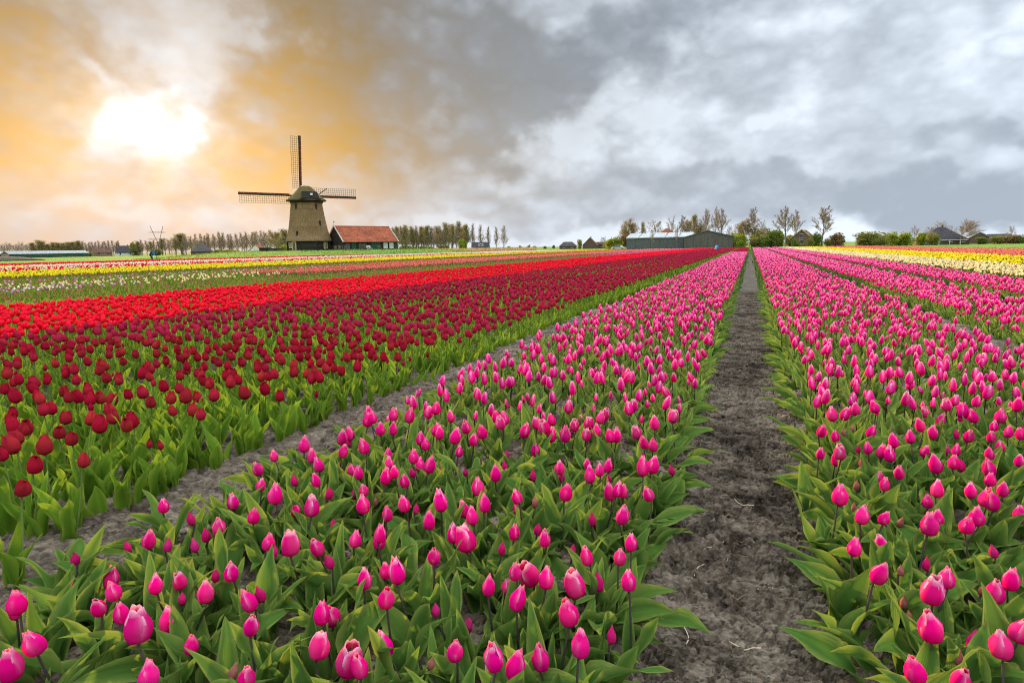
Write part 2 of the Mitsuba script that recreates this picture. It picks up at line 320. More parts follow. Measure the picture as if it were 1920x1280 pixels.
def straw(x, y, L, r, g):
    a = g.uniform(0, 6.28); k = g.uniform(-.6, .6); t = np.linspace(-.5, .5, 5)
    p = np.column_stack([x+L*t*math.cos(a)-k*L*t*t*math.sin(a), y+L*t*math.sin(a)+k*L*t*t*math.cos(a), 0*t])
    p[:, 2] = soil_height(p[:, 0], p[:, 1])*.4+.6*soil_height(p[:, 0], p[:, 1]).max()+.004+g.uniform(0, .012)*np.abs(t)*2
    return tube(p, r, 4)
mb, cc = MB(), []
for i in range(230):
    lane = (0, -2.2, 0)[i % 3]; v_, f_ = straw(lane+g.normal(0, .15), .95+5*g.random()**1.5, g.uniform(.025, .075), g.uniform(.0006, .0013), g)
    mb.add(v_, f_, np.array([.30, .22, .13])*g.uniform(.5, 1.3))
single('straw_litter', mb, 'bark', 'thin brown straw and root bits scattered over the bare soil', 'straw', kind='stuff', smooth=True, color=mb.col())
for px, py, lab in ((1290, 1215, 'bent pale straw on the path close to the bottom edge'), (1395, 1235, 'short white straw stub on the path at the bottom edge'), (1340, 1040, 'long pale straw lying across the path below its middle'),
                    (1305, 1085, 'curved pale root beside the leaves on the left path edge'), (1392, 965, 'thin straw lying on the path near its bare middle'), (1440, 1120, 'lone pale straw on the right half of the path')):
    d = ray(px, py); q = EYE+d*(H-.05)/-d[2]; v_, f_ = straw(q[0], q[1], .085, .0016, g)
    single('dry_straw', (v_, f_), 'bark', lab, 'straw', smooth=True, color=np.tile([.62, .52, .36], (len(v_), 1)))

# ------------------------------------------------------------------ windmill
scene['thatch'] = proc_bsdf(thatch_fn, .95, thatch_bump, .03, .1, 1e-2)
scene['cap_thatch'] = proc_bsdf(cap_fn, .95, lambda p, n, uv: mikit.fbm(p.x*9, p.y*9, p.z*6, 3), .03, .1, 1e-2)
scene['tarred_boards'] = proc_bsdf(plank((.018, .016, .014), (.055, .048, .042), 4.2), .8, lambda p, n, uv: mikit.smoothstep(0., .18, p.z*4.2-dr.floor(p.z*4.2)), .012, .25, 5e-3)
scene['weathered_wood'] = proc_bsdf(plank((.09, .075, .055), (.17, .14, .10), 5), .85)
scene['cream_paint'] = proc_bsdf((.62, .50, .27), .55)
scene['white_paint'] = proc_bsdf((.74, .72, .66), .5)
scene['green_paint'] = proc_bsdf((.015, .085, .05), .5)
scene['red_paint'] = proc_bsdf((.22, .05, .035), .55)
scene['dark_paint'] = proc_bsdf((.022, .018, .016), .6)
scene['window_glass'] = {'type': 'twosided', 'bsdf': {'type': 'principled', 'base_color': {'type': 'rgb', 'value': [.05, .06, .07]}, 'roughness': .08, 'specular': .7}}
AX = az_of((MILL_X, MILL_Y))-math.radians(13.5)           # the sails look away from the camera, to the left
MM = M4(MILL_X, MILL_Y, MILL_Z, -AX)                         # local +y points to the sails, +x to the right
MB8 = M4(MILL_X, MILL_Y, MILL_Z, -az_of((MILL_X, MILL_Y))+math.radians(20.5))
mill = thing('windmill', 'thatched octagonal windmill with four lattice sails standing on the grass bank', 'windmill')
def octo(r, z, soft=.10, n=6):
    a = np.linspace(0, 2*np.pi, 8*n+1)[:-1]; m = (a % (np.pi/4))-np.pi/8
    rr = r*((1-soft)/np.cos(m)+soft*1.04); a = a+np.pi/8-np.pi/8
    return np.column_stack([rr*np.cos(a), rr*np.sin(a), 0*a+z])
prof = [(4.72, 2.16), (4.98, 2.12), (5.02, 2.3), (4.78, 2.9), (4.5, 3.7), (4.2, 5.0), (3.95, 6.4), (3.72, 8.0), (3.5, 9.6), (3.36, 10.75), (3.3, 10.8)]
part(mill, 'thatched_body', loft(np.array([octo(r, z, .16) for r, z in prof]), False), 'thatch', MB8, 40)
base = thing_base = numbered(f'{mill}__base_wall'); BS = []
scene[base] = mikit.ply(move(loft(np.array([octo(4.62, -.6, .0, 1), octo(4.55, 2.2, .0, 1)]), False), MB8), 'tarred_boards')
for i in range(8):
    a = (i+.0)*np.pi/4; c = np.array([4.86*math.cos(a), 4.86*math.sin(a)])
    part(mill, 'corner_post', MB().beam([*c*1.045, -.5], [*c*1.03, 2.14], .2), 'dark_paint', MB8)
def on_wall(side, u0, u1, z0, z1, d0, d1, r=4.3):
    """Box on one of the eight walls: u along the wall, d outwards."""
    a = side*np.pi/4+np.pi/8; M = MB8@M4(r*math.cos(a), r*math.sin(a), 0, a-np.pi/2+np.pi); M = MB8@np.array([[-math.sin(a), math.cos(a), 0, r*math.cos(a)], [math.cos(a), math.sin(a), 0, r*math.sin(a)], [0, 0, 1, 0], [0, 0, 0, 1.0]])
    return move(MB().box(u0, u1, d0, d1, z0, z1).out(), M)
FRONT = 5            # the wall whose middle faces the camera (local -y)
def mill_window(side, u, z0, z1, w, frame, r):
    f = MB()
    for b in ((-w/2-.13, w/2+.13, z1, z1+.13), (-w/2-.13, w/2+.13, z0-.13, z0), (-w/2-.13, -w/2, z0, z1), (w/2, w/2+.13, z0, z1), (-.03, .03, z0, z1), (-w/2, w/2, (z0+z1)/2-.03, (z0+z1)/2+.03)):
        f.add(*on_wall(side, u+b[0], u+b[1], b[2], b[3], .05, .22, r))
    k = part(mill, 'window', on_wall(side, u-w/2, u+w/2, z0, z1, .0, .12, r), 'window_glass'); part(k, 'frame', f, frame)
# walls right and left of the front one
mill_window(6, .35, .55, 1.75, .75, 'cream_paint', 4.57)
mill_window(4, -.9, .8, 1.7, .55, 'cream_paint', 4.57)
d = part(mill, 'door', on_wall(4, -.1, .75, -.1, 1.85, .02, .16, 4.57), 'weathered_wood'); f = MB()
for b in ((-.28, -.1, -.1, 2.0), (.75, .92, -.1, 2.0), (-.28, .92, 1.85, 2.05)): f.add(*on_wall(4, b[0], b[1], b[2], b[3], .03, .26, 4.57))
part(d, 'frame', f, 'cream_paint')
part(mill, 'front_panel', on_wall(5, -1.75, 1.75, .1, 1.9, .03, .14, 4.57), 'tarred_boards')
for i in (-1.75, 1.75): part(mill, 'panel_post', on_wall(5, i-.07, i+.07, -.1, 2.05, .05, .2, 4.57), 'dark_paint')
# narrow dark openings in the thatch
def slit(az, z, r, w=.42, h=1.15):
    M = MB8@M4(0, 0, 0, az-np.pi/2)
    k = part(mill, 'thatch_window', move(MB().box(-w/2, w/2, r-.3, r+.08, z-h/2, z+h/2).out(), M@np.eye(4)), 'dark_paint')
for q, z, r in ((-math.pi/2-.66, 9.75, 3.55), (-math.pi/2+.62, 9.75, 3.55), (-math.pi/2+.72, 6.1, 4.1), (-math.pi/2-.5, 3.75, 4.75)):
    slit(q-math.pi/8, z, r)
# tower ring and cap
part(mill, 'cap_ring', loft(np.array([octo(3.34, 10.6, .5, 4), octo(3.5, 10.7, .6, 4), octo(3.5, 11.55, .8, 4)]), True), 'dark_paint', MB8, 30)
def cap_ring(z, rx, rf, rb, p=2.3):
    a = np.linspace(0, 2*np.pi, 49)[:-1]; c, s = np.cos(a), np.sin(a)
    x = rx*np.sign(c)*np.abs(c)**(2/p); y = np.where(s > 0, rf, rb)*np.sign(s)*np.abs(s)**(2/p)
    return np.column_stack([x, y, 0*a+z])
CZ = 11.3
caps = [(-.12, 3.9, 4.2, 3.7), (-.16, 4.28, 4.7, 4.1), (.02, 4.34, 4.78, 4.15), (.45, 3.7, 4.6, 3.75), (1.05, 3.05, 4.4, 3.3), (1.6, 2.5, 4.2, 2.8), (2.1, 2.05, 4.0, 2.3), (2.6, 1.6, 3.7, 1.75), (3.0, 1.2, 3.4, 1.2), (3.2, .75, 3.1, .7), (3.25, .3, 2.8, .3)]
part(mill, 'thatched_cap', loft(np.array([cap_ring(z+CZ, a, b, c) for z, a, b, c in caps])), 'cap_thatch', MM, 50)
dm = MB()
sect = np.array([[-1.9, .25], [1.9, .25], [1.62, 1.72], [-1.62, 1.72]])
dv = np.vstack([np.column_stack([sect[:, 0], [-4.05, -4.05, -3.65, -3.65], sect[:, 1]+CZ]), np.column_stack([sect[:, 0]*.95, [-1.5]*4, sect[:, 1]+CZ])])
part(mill, 'cap_rear_panel', (dv, np.array([[3, 2, 1, 0], [0, 1, 5, 4], [1, 2, 6, 5], [2, 3, 7, 6], [3, 0, 4, 7], [4, 5, 6, 7]])), 'tarred_boards', MM)
k = part(mill, 'cap_window', MB().box(-.05, .5, -4.06, -3.6, CZ+.85, CZ+1.35), 'white_paint', MM); part(k, 'frame', MB().box(-.12, .57, -4.03, -3.7, CZ+.77, CZ+.85).box(-.12, .57, -3.98, -3.7, CZ+1.35, CZ+1.43), 'dark_paint', MM)
part(mill, 'cap_beam', MB().beam([-2.3, -4.0, CZ+.12], [2.3, -4.0, CZ+.12], .22), 'dark_paint', MM)
part(mill, 'brake_pole', MB().beam([2.6, -1.5, CZ+1.4], [4.1, -2.6, CZ+2.6], .14), 'dark_paint', MM)
HUB = np.array([0, 5.55, CZ+1.55]); RS = 13.4
part(mill, 'wind_shaft', MB().tube([[0, 3.5, CZ+1.4], HUB+[0, .5, .05]], .34, 10), 'dark_paint', MM, 30)
TILT = math.radians(10.5); _K = np.eye(4); _K[1:3, 1:3] = [[math.cos(TILT), -math.sin(TILT)], [math.sin(TILT), math.cos(TILT)]]; _K[:3, 3] = HUB-_K[:3, :3]@HUB
MM = MM@_K      # the shaft rises to the front, so the sail cross leans back
for i, ang in enumerate((-.3, 89.7, 179.7, 269.7)):
    t = math.radians(ang); u = np.array([-math.sin(t), 0, math.cos(t)]); w = np.array([-u[2], 0, u[0]]); nrm = np.array([0, 1.0, 0])   # u outwards, w to the lattice side
    off = HUB+nrm*(.18 if i % 2 else -.18)
    sail = numbered(f'{mill}__sail'); st = MB().beam(off+u*.0, off+u*RS, .22, .22)
    scene[sail] = mikit.ply(move(st.out(), MM), 'sail_wood')
    def twist(s): return math.radians(22-16*s/RS)
    lat = MB()
    def pt(s, k): a = twist(s); return off+u*s+w*k*math.cos(a)-nrm*k*math.sin(a)
    for s in np.arange(1.75, RS+.01, .475): lat.beam(pt(s, .1), pt(s, 2.0), .055)
    for kk in (.55, 1.03, 1.5, 1.98):
        for s in np.arange(1.75, RS-.4, .95): lat.beam(pt(s, kk), pt(min(s+.96, RS), kk), .05)
    part(sail, 'lattice', lat, 'sail_bars', MM)
    lb = MB()
    for s in np.arange(2.4, RS-.1, 1.1): lb.box(0, 1, 0, 1, 0, 1, np.column_stack([np.vstack([u*1.08, -w*.46, nrm*.05]).T, off+u*s-w*.15]) if False else np.vstack([np.column_stack([u*1.08, -w*.27, nrm*.05, off+u*s-w*.10-nrm*.18]), [0, 0, 0, 1]]))
    part(sail, 'leading_board', lb, 'red_paint' if i % 2 == 0 else 'red_paint', MM)
    part(sail, 'trim', MB().beam(off+u*1.2+w*.18-nrm*.1, off+u*RS+w*.18-nrm*.1, .1, .13), 'green_paint', MM)
scene['sail_wood'] = proc_bsdf((.065, .048, .038), .7)
scene['sail_bars'] = proc_bsdf((.075, .055, .04), .7)

# ------------------------------------------------------------------ buildings
def roofed(name, label, M, Lx, Wy, eave, ridge, wall, roof, over=.3, hip=0.0, walltop=None, group=None, cat='building'):
    """Gabled house: ridge along local x, front wall at -y. hip: how far the ridge stops short of the gable walls."""
    k = thing(name, label, cat, group); hx, hy = Lx/2, Wy/2
    v = np.array([[-hx, -hy, -.5], [hx, -hy, -.5], [hx, hy, -.5], [-hx, hy, -.5], [-hx, -hy, eave], [hx, -hy, eave], [hx, hy, eave], [-hx, hy, eave], [-hx+hip, 0, ridge-.12], [hx-hip, 0, ridge-.12]], float)
    f = [[0, 1, 5], [0, 5, 4], [1, 2, 6], [1, 6, 5], [2, 3, 7], [2, 7, 6], [3, 0, 4], [3, 4, 7], [4, 8, 7], [5, 6, 9]]
    part(k, 'wall', (v, np.array(f)), wall, M)
    s = (ridge-eave)/hy; e = over; ez = eave-s*e; rf = MB(); n = 14; th = .12
    for sgn in (-1, 1):
        for i in range(n):     # courses, each lapping over the one below
            a, b = i/n, (i+1)/n+.02
            y0, y1 = -(hy+e)*(1-a), -(hy+e)*(1-min(b, 1)); z0, z1 = ez+(ridge-ez)*a+.05, ez+(ridge-ez)*min(b, 1)
            xa0, xa1 = hx+e*.8-(hip+e*.8)*a if hip else hx+e*.8, hx+e*.8-(hip+e*.8)*min(b, 1) if hip else hx+e*.8
            q = np.array([[-xa0, y0, z0+.03], [xa0, y0, z0+.03], [xa1, y1, z1], [-xa1, y1, z1], [-xa0, y0, z0-th], [xa0, y0, z0-th], [xa1, y1, z1-th], [-xa1, y1, z1-th]]); q[:, 1] *= -sgn
            rf.add(q, [[0, 1, 2, 3], [4, 7, 6, 5], [0, 4, 5, 1], [1, 5, 6, 2], [2, 6, 7, 3], [3, 7, 4, 0]])
    if hip:
        for sx in (-1, 1):
            rf.add(np.array([[sx*(hx+e*.8), -(hy+e), ez+.05], [sx*(hx+e*.8), hy+e, ez+.05], [sx*(hx-hip), 0, ridge]]), [[0, 1, 2]])
    r = part(k, 'roof', rf, roof, M)
    return k, r
def face_box(M, x0, x1, z0, z1, y, d=.06): return move(MB().box(x0, x1, y-d, y, z0, z1).out(), M)
scene['orange_tiles'] = proc_bsdf(tile_fn((.20, .052, .026), (.48, .135, .058)), .8)
scene['brown_tiles'] = proc_bsdf(tile_fn((.12, .065, .045), (.22, .12, .08)), .85)
scene['dark_roof'] = proc_bsdf(tile_fn((.035, .032, .036), (.075, .070, .078)), .8)
scene['thatch_roof'] = proc_bsdf(corr((.06, .055, .055), (.13, .11, .10)), .95)
scene['brick_wall'] = proc_bsdf(corr((.20, .12, .085), (.33, .22, .16)), .9)
scene['brown_brick'] = proc_bsdf(corr((.10, .065, .05), (.17, .11, .085)), .9)
scene['barn_grey'] = proc_bsdf(corr((.07, .085, .085), (.125, .145, .145)), .6, lambda p, n, uv: dr.sin((p.x*.93+p.y*.36)*16), .02, .4, 1e-2)
scene['barn_brown'] = proc_bsdf(corr((.085, .080, .070), (.16, .145, .125)), .75, lambda p, n, uv: dr.sin((p.x*.93+p.y*.36)*16), .02, .3, 1e-2)
scene['barn_white'] = proc_bsdf(corr((.36, .38, .40), (.55, .56, .57), .6), .5)
scene['barn_green'] = proc_bsdf(corr((.035, .06, .045), (.07, .10, .07)), .7)
def yaw(c, deg): return -az_of(c)+math.radians(deg)       # local -y turned to the camera, then by deg

# farmhouse beside the mill
c = at(681, 139.0); FM = M4(c[0], c[1], MILL_Z-.1, yaw(c, 27))
fh, fr = roofed('farmhouse', 'dark timber farmhouse with orange tiled roof beside the windmill', FM, 13.6, 8.4, 2.1, 5.55, 'tarred_boards', 'orange_tiles', .28)
for sx in (-1, 1):
    b = MB()
    for sy in (-1, 1): b.beam([sx*7.05, sy*4.55, 1.95], [sx*7.05, 0, 5.75], .07, .3)
    part(fh, 'barge_board', b, 'white_paint', FM)
part(fh, 'ridge_cap', MB().tube([[-7.0, 0, 5.56], [7.0, 0, 5.56]], .13, 8), 'orange_tiles', FM)
part(fh, 'weather_vane', MB().beam([-6.9, 0, 5.6], [-6.9, 0, 6.7], .05).beam([-7.15, 0, 6.5], [-6.65, 0, 6.5], .05, .1), 'dark_paint', FM)
part(fh, 'gutter', MB().beam([-7.0, -4.62, 1.86], [7.0, -4.62, 1.86], .1), 'dark_paint', FM)
for x0, x1 in ((-4.9, -3.9), (-.1, 2.2), (6.0, 6.6)):
    d = part(fh, 'door', face_box(FM, x0, x1, -.1, 1.72, -4.2), 'green_paint')
for x0, x1, z0, z1, m in ((-6.4, -5.5, .35, 1.5, 'dark_paint'), (-3.1, -1.5, .5, 1.5, 'dark_paint'), (3.2, 4.05, .45, 1.65, 'white_paint'), (4.75, 5.6, .45, 1.65, 'white_paint')):
    w = part(fh, 'window', face_box(FM, x0, x1, z0, z1, -4.2), 'window_glass' if m == 'dark_paint' else 'pale_curtain'); f = MB()
    for b in ((x0-.1, x1+.1, z1, z1+.1), (x0-.1, x1+.1, z0-.1, z0), (x0-.1, x0, z0, z1), (x1, x1+.1, z0, z1), ((x0+x1)/2-.03, (x0+x1)/2+.03, z0, z1), (x0, x1, (z0+z1)/2-.03, (z0+z1)/2+.03)): f.add(*face_box(FM, *b, -4.2, .1))
    part(w, 'frame', f, m if m == 'white_paint' else 'weathered_wood')
scene['pale_curtain'] = proc_bsdf((.50, .54, .56), .4)
for i in range(3):
    w = part(fh, 'gable_window', move(MB().box(-6.88, -6.78, -2.6+i*2.2, -1.8+i*2.2, .5, 1.2).out(), FM), 'brick_wall')
def bench(x, tilt, lab, m):
    k = thing('garden_chair', lab, 'chair'); B = FM@M4(x, -6.3, -.02, .25)
    part(k, 'seat', MB().box(-.55, .55, -.3, .25, .42, .48), m, B); part(k, 'backrest', MB().beam([-.5, .3, .5], [-.5, .45, 1.15], .06).beam([.5, .3, .5], [.5, .45, 1.15], .06).box(-.55, .55, .3, .36, .62, .78).box(-.55, .55, .36, .42, .9, 1.1), m, B)
    for a in (-.5, .5):
        for b in (-.25, .2): part(k, 'leg', MB().beam([a, b, -.05], [a, b, .43], .06), m, B)
bench(-1.6, .2, 'white garden bench in front of the farmhouse', 'white_paint'); bench(1.0, 0, 'weathered wooden seat right of the white bench at the farmhouse', 'weathered_wood')
def picket(name, label, a, b, h, m, step=.5, z=0.):
    k = thing(name, label, 'fence'); a, b = np.array(a), np.array(b); n = max(2, int(np.linalg.norm(b-a)/step)); L = np.linspace(0, 1, n)
    for q in (.35, .8): part(k, 'rail', MB().beam([*a, z+h*q], [*b, z+h*q], .06), m)
    for t in L[::max(1, n//9)]: p = a+(b-a)*t; part(k, 'post', MB().beam([*p, z-.2], [*p, z+h], .12), m)
    return k
p0, p1 = at(627, 131), at(655, 129); picket('yard_fence', 'low brown yard fence between windmill and farmhouse', p0, p1, 1.2, 'weathered_wood', .5, MILL_Z-.15)
p0, p1 = at(740, 140), at(792, 150); picket('garden_fence', 'dark garden fence right of the farmhouse', p0, p1, 1.1, 'dark_paint', .5, .9)

# two low sheds left of the mill
for px, Z, w, h, m, lab in ((497, 128, 2.0, 1.35, 'dark_paint', 'small dark shed left of the windmill'), (518, 127, 2.7, 1.2, 'weathered_wood', 'brown board shed left of the windmill')):
    c = at(px, Z); B = M4(c[0], c[1], .62, yaw(c, -8)); k = thing('garden_shed', lab, 'shed')
    part(k, 'wall', MB().box(-w/2, w/2, -1, 1, -.6, h), m, B); part(k, 'roof', MB().box(-w/2-.12, w/2+.12, -1.15, 1.15, h, h+.12), 'dark_roof', B)
    part(k, 'door', MB().box(-.35, .35, -1.04, -1.0, -.3, h-.2), 'tarred_boards', B)

# barns by the end of the beds
c = at(1240, 176); BM = M4(c[0], c[1], 0, yaw(c, -9)); hx = 9.3
gb = thing('grey_barn', 'long grey metal barn with white ridged roof behind the field', 'barn')
part(gb, 'wall', MB().box(-hx, hx, -5, 5, -.3, 3.35), 'barn_grey', BM)
for i in range(9): part(gb, 'wall_post', MB().box(-hx+i*hx/4-.08, -hx+i*hx/4+.08, -5.06, -5.0, -.2, 3.3), 'barn_brown', BM)
for i in range(5):
    x0 = -hx-.2+i*(2*hx+.4)/5; x1 = x0+(2*hx+.4)/5-.12; m = MB()
    m.add(np.array([[x0, -5.25, 3.3], [x1, -5.25, 3.3], [x1, -5.25, 3.55], [x0, -5.25, 3.55], [x0+.2, 0, 4.9], [x1-.1, 0, 4.9], [x0, 5.25, 3.3], [x1, 5.25, 3.3]]), [[0, 1, 2, 3], [3, 2, 5, 4], [4, 5, 7, 6]])
    m.add(np.array([[x0, -5.25, 3.3], [x0, -5.25, 3.55], [x0+.2, 0, 4.9], [x0, 5.25, 3.3]]), [[0, 1, 2, 3]]); m.add(np.array([[x1, -5.25, 3.3], [x1, -5.25, 3.55], [x1-.1, 0, 4.9], [x1, 5.25, 3.3]]), [[3, 2, 1, 0]])
    part(gb, 'roof_panel', m, 'barn_white', BM)
part(gb, 'roof_underlay', MB().add(np.array([[-hx, -5.1, 3.3], [hx, -5.1, 3.3], [hx, 0, 4.7], [-hx, 0, 4.7], [-hx, 5.1, 3.3], [hx, 5.1, 3.3]]), [[0, 1, 2, 3], [3, 2, 5, 4]]), 'barn_brown', BM)
c = at(1334, 172); GM = M4(c[0], c[1], 0, yaw(c, 84))
bb, br = roofed('brown_barn', 'brown grey gabled barn at the end of the bright red beds', GM, 20, 12.6, 3.3, 4.95, 'barn_brown', 'barn_grey', .25)
part(bb, 'gable_trim', MB().beam([-10.1, -6.5, 3.3], [-10.1, 0, 5.02], .16).beam([-10.1, 6.5, 3.3], [-10.1, 0, 5.02], .16), 'barn_grey', GM)
for i in range(7): part(bb, 'wall_post', MB().box(-10.08, -10.0, -5.7+i*1.9-.07, -5.7+i*1.9+.07, -.2, 3.4), 'weathered_wood', GM)
c = at(1250, 215); roofed('red_roof_house', 'orange pyramid roof rising behind the grey barn', M4(c[0], c[1], 0, yaw(c, 10)), 9, 9, 3.6, 7.3, 'brown_brick', 'orange_tiles', .3, 4.2, cat='house')

# far farms and houses
def far_house(px, Z, w, dpt, eave, ridge, turn, wall, roof, name, lab, hip=0.0, wins=2, chim=True):
    c = at(px, Z); Mx = M4(c[0], c[1], 0, yaw(c, turn)); k, r = roofed(name, lab, Mx, w, dpt, eave, ridge, wall, roof, .3, hip, cat='house')
    for i in range(wins):
        x = -w/2+w*(i+.5)/wins; q = part(k, 'window', face_box(Mx, x-.45, x+.45, .8, min(eave-.3, 2.1), -dpt/2), 'window_glass'); part(q, 'frame', face_box(Mx, x-.55, x+.55, .68, .8, -dpt/2, .1), 'white_paint')
    if chim: part(r, 'chimney', MB().box((w*.3 if not hip else .3)-.22, (w*.3 if not hip else .3)+.22, -.22, .22, ridge-.5, ridge+.6), 'brown_brick', Mx)
    return k, Mx
far_house(191, 395, 10.5, 8, 2.6, 5.8, 12, 'brick_wall', 'brown_tiles', 'far_house', 'small brick house with brown roof far off at the left')
far_house(240, 400, 12, 9, 2.4, 6.9, -20, 'white_paint', 'dark_roof', 'far_house', 'far white walled house with dark steep roof left of the pylon', .8)
far_house(379, 330, 11, 11, 2.2, 6.4, 0, 'brown_brick', 'thatch_roof', 'far_house', 'dark pyramid roofed farm before the poplar row', 4.5, 2, False)
far_house(484, 250, 5.5, 6, 1.8, 4.3, 70, 'white_paint', 'orange_tiles', 'far_house', 'tiny red roofed house left of the windmill sheds', 0, 1, False)
k, Mx = far_house(901, 235, 6.6, 6, 1.6, 3.6, 4, 'white_paint', 'dark_roof', 'far_house', 'white house with grey roof and dormer right of the green bush', 0, 2, False)
part(k, 'dormer', MB().box(-.9, .9, -2.9, -.8, 1.9, 2.9), 'white_paint', Mx); part(k, 'dormer_window', MB().box(-.65, .65, -2.96, -2.9, 2.1, 2.7), 'window_glass', Mx)
far_house(1065, 300, 8.6, 8, 1.7, 3.7, 0, 'brown_brick', 'thatch_roof', 'far_house', 'low dark roofed farmhouse left of the pointed farmhouse', 2.2, 2, False)
k, Mx = far_house(1107, 300, 6.6, 7, 2.0, 5.6, 84, 'brown_brick', 'brown_tiles', 'far_house', 'far farmhouse with pointed gable and chimney before the barns')
far_house(1125, 303, 5.5, 5, 2.2, 3.4, 0, 'brown_brick', 'brown_tiles', 'far_house', 'low brown side building right of the pointed farmhouse', 0, 2, False)
k, Mx = far_house(1506, 165, 6.2, 5.2, 2.6, 4.8, 80, 'brick_wall', 'brown_tiles', 'ivy_house', 'small gabled house overgrown with ivy between the tall bare trees', 0, 0, False)
for z in (.9, 2.6): w = part(k, 'gable_window', move(MB().box(-3.2, -3.1, -.4, .4, z, z+1.0).out(), Mx), 'window_glass'); part(w, 'frame', move(MB().box(-3.24, -3.12, -.5, .5, z-.12, z).box(-3.24, -3.12, -.5, .5, z+1.0, z+1.1).out(), Mx), 'white_paint')
part(k, 'barge_board', MB().beam([-3.4, -2.95, 2.35], [-3.4, 0, 4.9], .08, .25).beam([-3.4, 2.95, 2.35], [-3.4, 0, 4.9], .08, .25), 'cream_paint', Mx)
k, Mx = far_house(1762, 172, 11.6, 11, 1.4, 5.1, 12, 'brown_brick', 'dark_roof', 'pyramid_farmhouse', 'dark pyramid roofed farmhouse left of the wind bent tree', 5.0, 4, True)
for x in (-1.5, 1.0, 3.5): part(k, 'porch_post', MB().beam([x, -6.5, -.1], [x, -6.5, 1.3], .12), 'white_paint', Mx)
part(k, 'porch_beam', MB().beam([-2.2, -6.5, 1.3], [5.2, -6.5, 1.3], .16), 'white_paint', Mx)
far_house(1838, 190, 5.0, 7, 1.4, 3.6, 84, 'brown_brick', 'thatch_roof', 'far_house', 'low dark gabled roof right of the wind bent tree', 0, 1, False)
far_house(1872, 195, 8, 6, 1.5, 3.1, 6, 'brown_brick', 'thatch_roof', 'far_house', 'low dark roof behind the hedges at the right edge', 1.0, 2, False)

# long sheds and an earth heap at the left edge
for px, L, lab, tn in ((88, 39, 'long green shed with white roof at the left edge', 20), (-14, 40, 'green shed with white roof cut by the left edge', 24)):
    c = at(px, 345); Mx = M4(c[0], c[1], 0, yaw(c, tn)); k, r = roofed('long_shed', lab, Mx, L, 12, 2.3, 3.9, 'barn_green', 'barn_white', .3, cat='shed')
    part(k, 'gable_panel', MB().box(-L/2-.06, -L/2, -5.5, 5.5, 0, 2.4), 'brick_wall', Mx)
    for i in range(5): part(k, 'door', face_box(Mx, -L/2+3+i*7.5, -L/2+6+i*7.5, 0, 1.9, -6), 'green_paint')
c = at(10, 150); a = np.linspace(0, 2*np.pi, 49)[:-1]; rr = []
for q in np.linspace(0, 1, 9): rr.append(np.column_stack([c[0]+8.5*(1-q)*np.cos(a)*.8, c[1]+8.5*(1-q)*np.sin(a), 0*a+1.55*q**.8*(1-.25*q)]))
m = loft(np.array(rr)); v = m[0]; v[:, 2] += .35*(meshkit.fbm(v*[.8, .8, .8], 4, 2)-.5)*(v[:, 2] > .05)
single('earth_heap', (v, m[1]), 'field_earth', 'heap of bare brown earth at the left edge', 'earth heap', smooth=True)

# pylon
c = at(299, 560); Mx = M4(c[0], c[1], 0, yaw(c, 8)); pl = thing('power_pylon', 'steel power pylon with forked arms above the far trees', 'pylon')
m = MB()
for s in (-1, 1):
    for e in (-.6, .6):
        m.beam([s*3.2, e, 0], [s*.7, e*.5, 12], .34); m.beam([s*.7, e*.5, 12], [s*5.4, e*.3, 27], .34)
    for i in range(6):
        z0, z1 = 12+i*2.5, 14.5+i*2.5; x0, x1 = .7+4.7*i/6, .7+4.7*(i+1)/6
        m.beam([s*x0, .3, z0], [s*x1, -.3, z1], .2)
part(pl, 'frame', m, 'pylon_steel', Mx)
for z, wd in ((21, 7.0), (14.5, 8.5), (11, 2.5)): part(pl, 'cross_arm', MB().beam([-wd, 0, z], [wd, 0, z], .3).beam([-wd, 0, z], [0, 0, z+1.0], .2).beam([wd, 0, z], [0, 0, z+1.0], .2), 'pylon_steel', Mx)
scene['pylon_steel'] = proc_bsdf((.13, .125, .12), .6)

# cars parked far off
def car(px, Z, turn, m, lab):
    c = at(px, Z); Mx = M4(c[0], c[1], 0, yaw(c, turn)); k = thing('parked_car', lab, 'car')
    s = np.array([[-2.1, .35], [2.1, .35], [2.12, .75], [1.2, .88], [.75, 1.35], [-.9, 1.4], [-1.7, .95], [-2.12, .85]])
    n = len(s); v = np.vstack([np.column_stack([s[:, 0]*(1-.05*q), np.full(n, .82*y), s[:, 1]]) for q, y in ((1, -1), (0, -.9), (0, .9), (1, 1))])
    f = [[i+j*n, (i+1) % n+j*n, (i+1) % n+(j+1)*n, i+(j+1)*n] for j in range(3) for i in range(n)]
    cap = [[0, i+1, i] for i in range(1, n-1)]+[[3*n, 3*n+i, 3*n+i+1] for i in range(1, n-1)]
    part(k, 'body', MB().add(v, f).add(v, cap), m, Mx)
    for y in (-.83, .83): part(k, 'side_window', MB().box(-1.3, .85, y-.012, y+.012, .93, 1.28), 'window_glass', Mx)
    for x in (-1.3, 1.3):
        for y in (-.78, .78):
            w = part(k, 'wheel', MB().tube([[x, y-.1, .33], [x, y+.1, .33]], .33, 14), 'dark_paint', Mx, 30); part(w, 'rim', MB().tube([[x, y-.11, .33], [x, y+.11, .33]], .19, 12), 'barn_grey', Mx, 30)
car(470, 210, 15, 'barn_white', 'tiny white car parked far off left of the windmill'); car(1160, 172, -20, 'barn_white', 'small white car parked left of the grey barn')

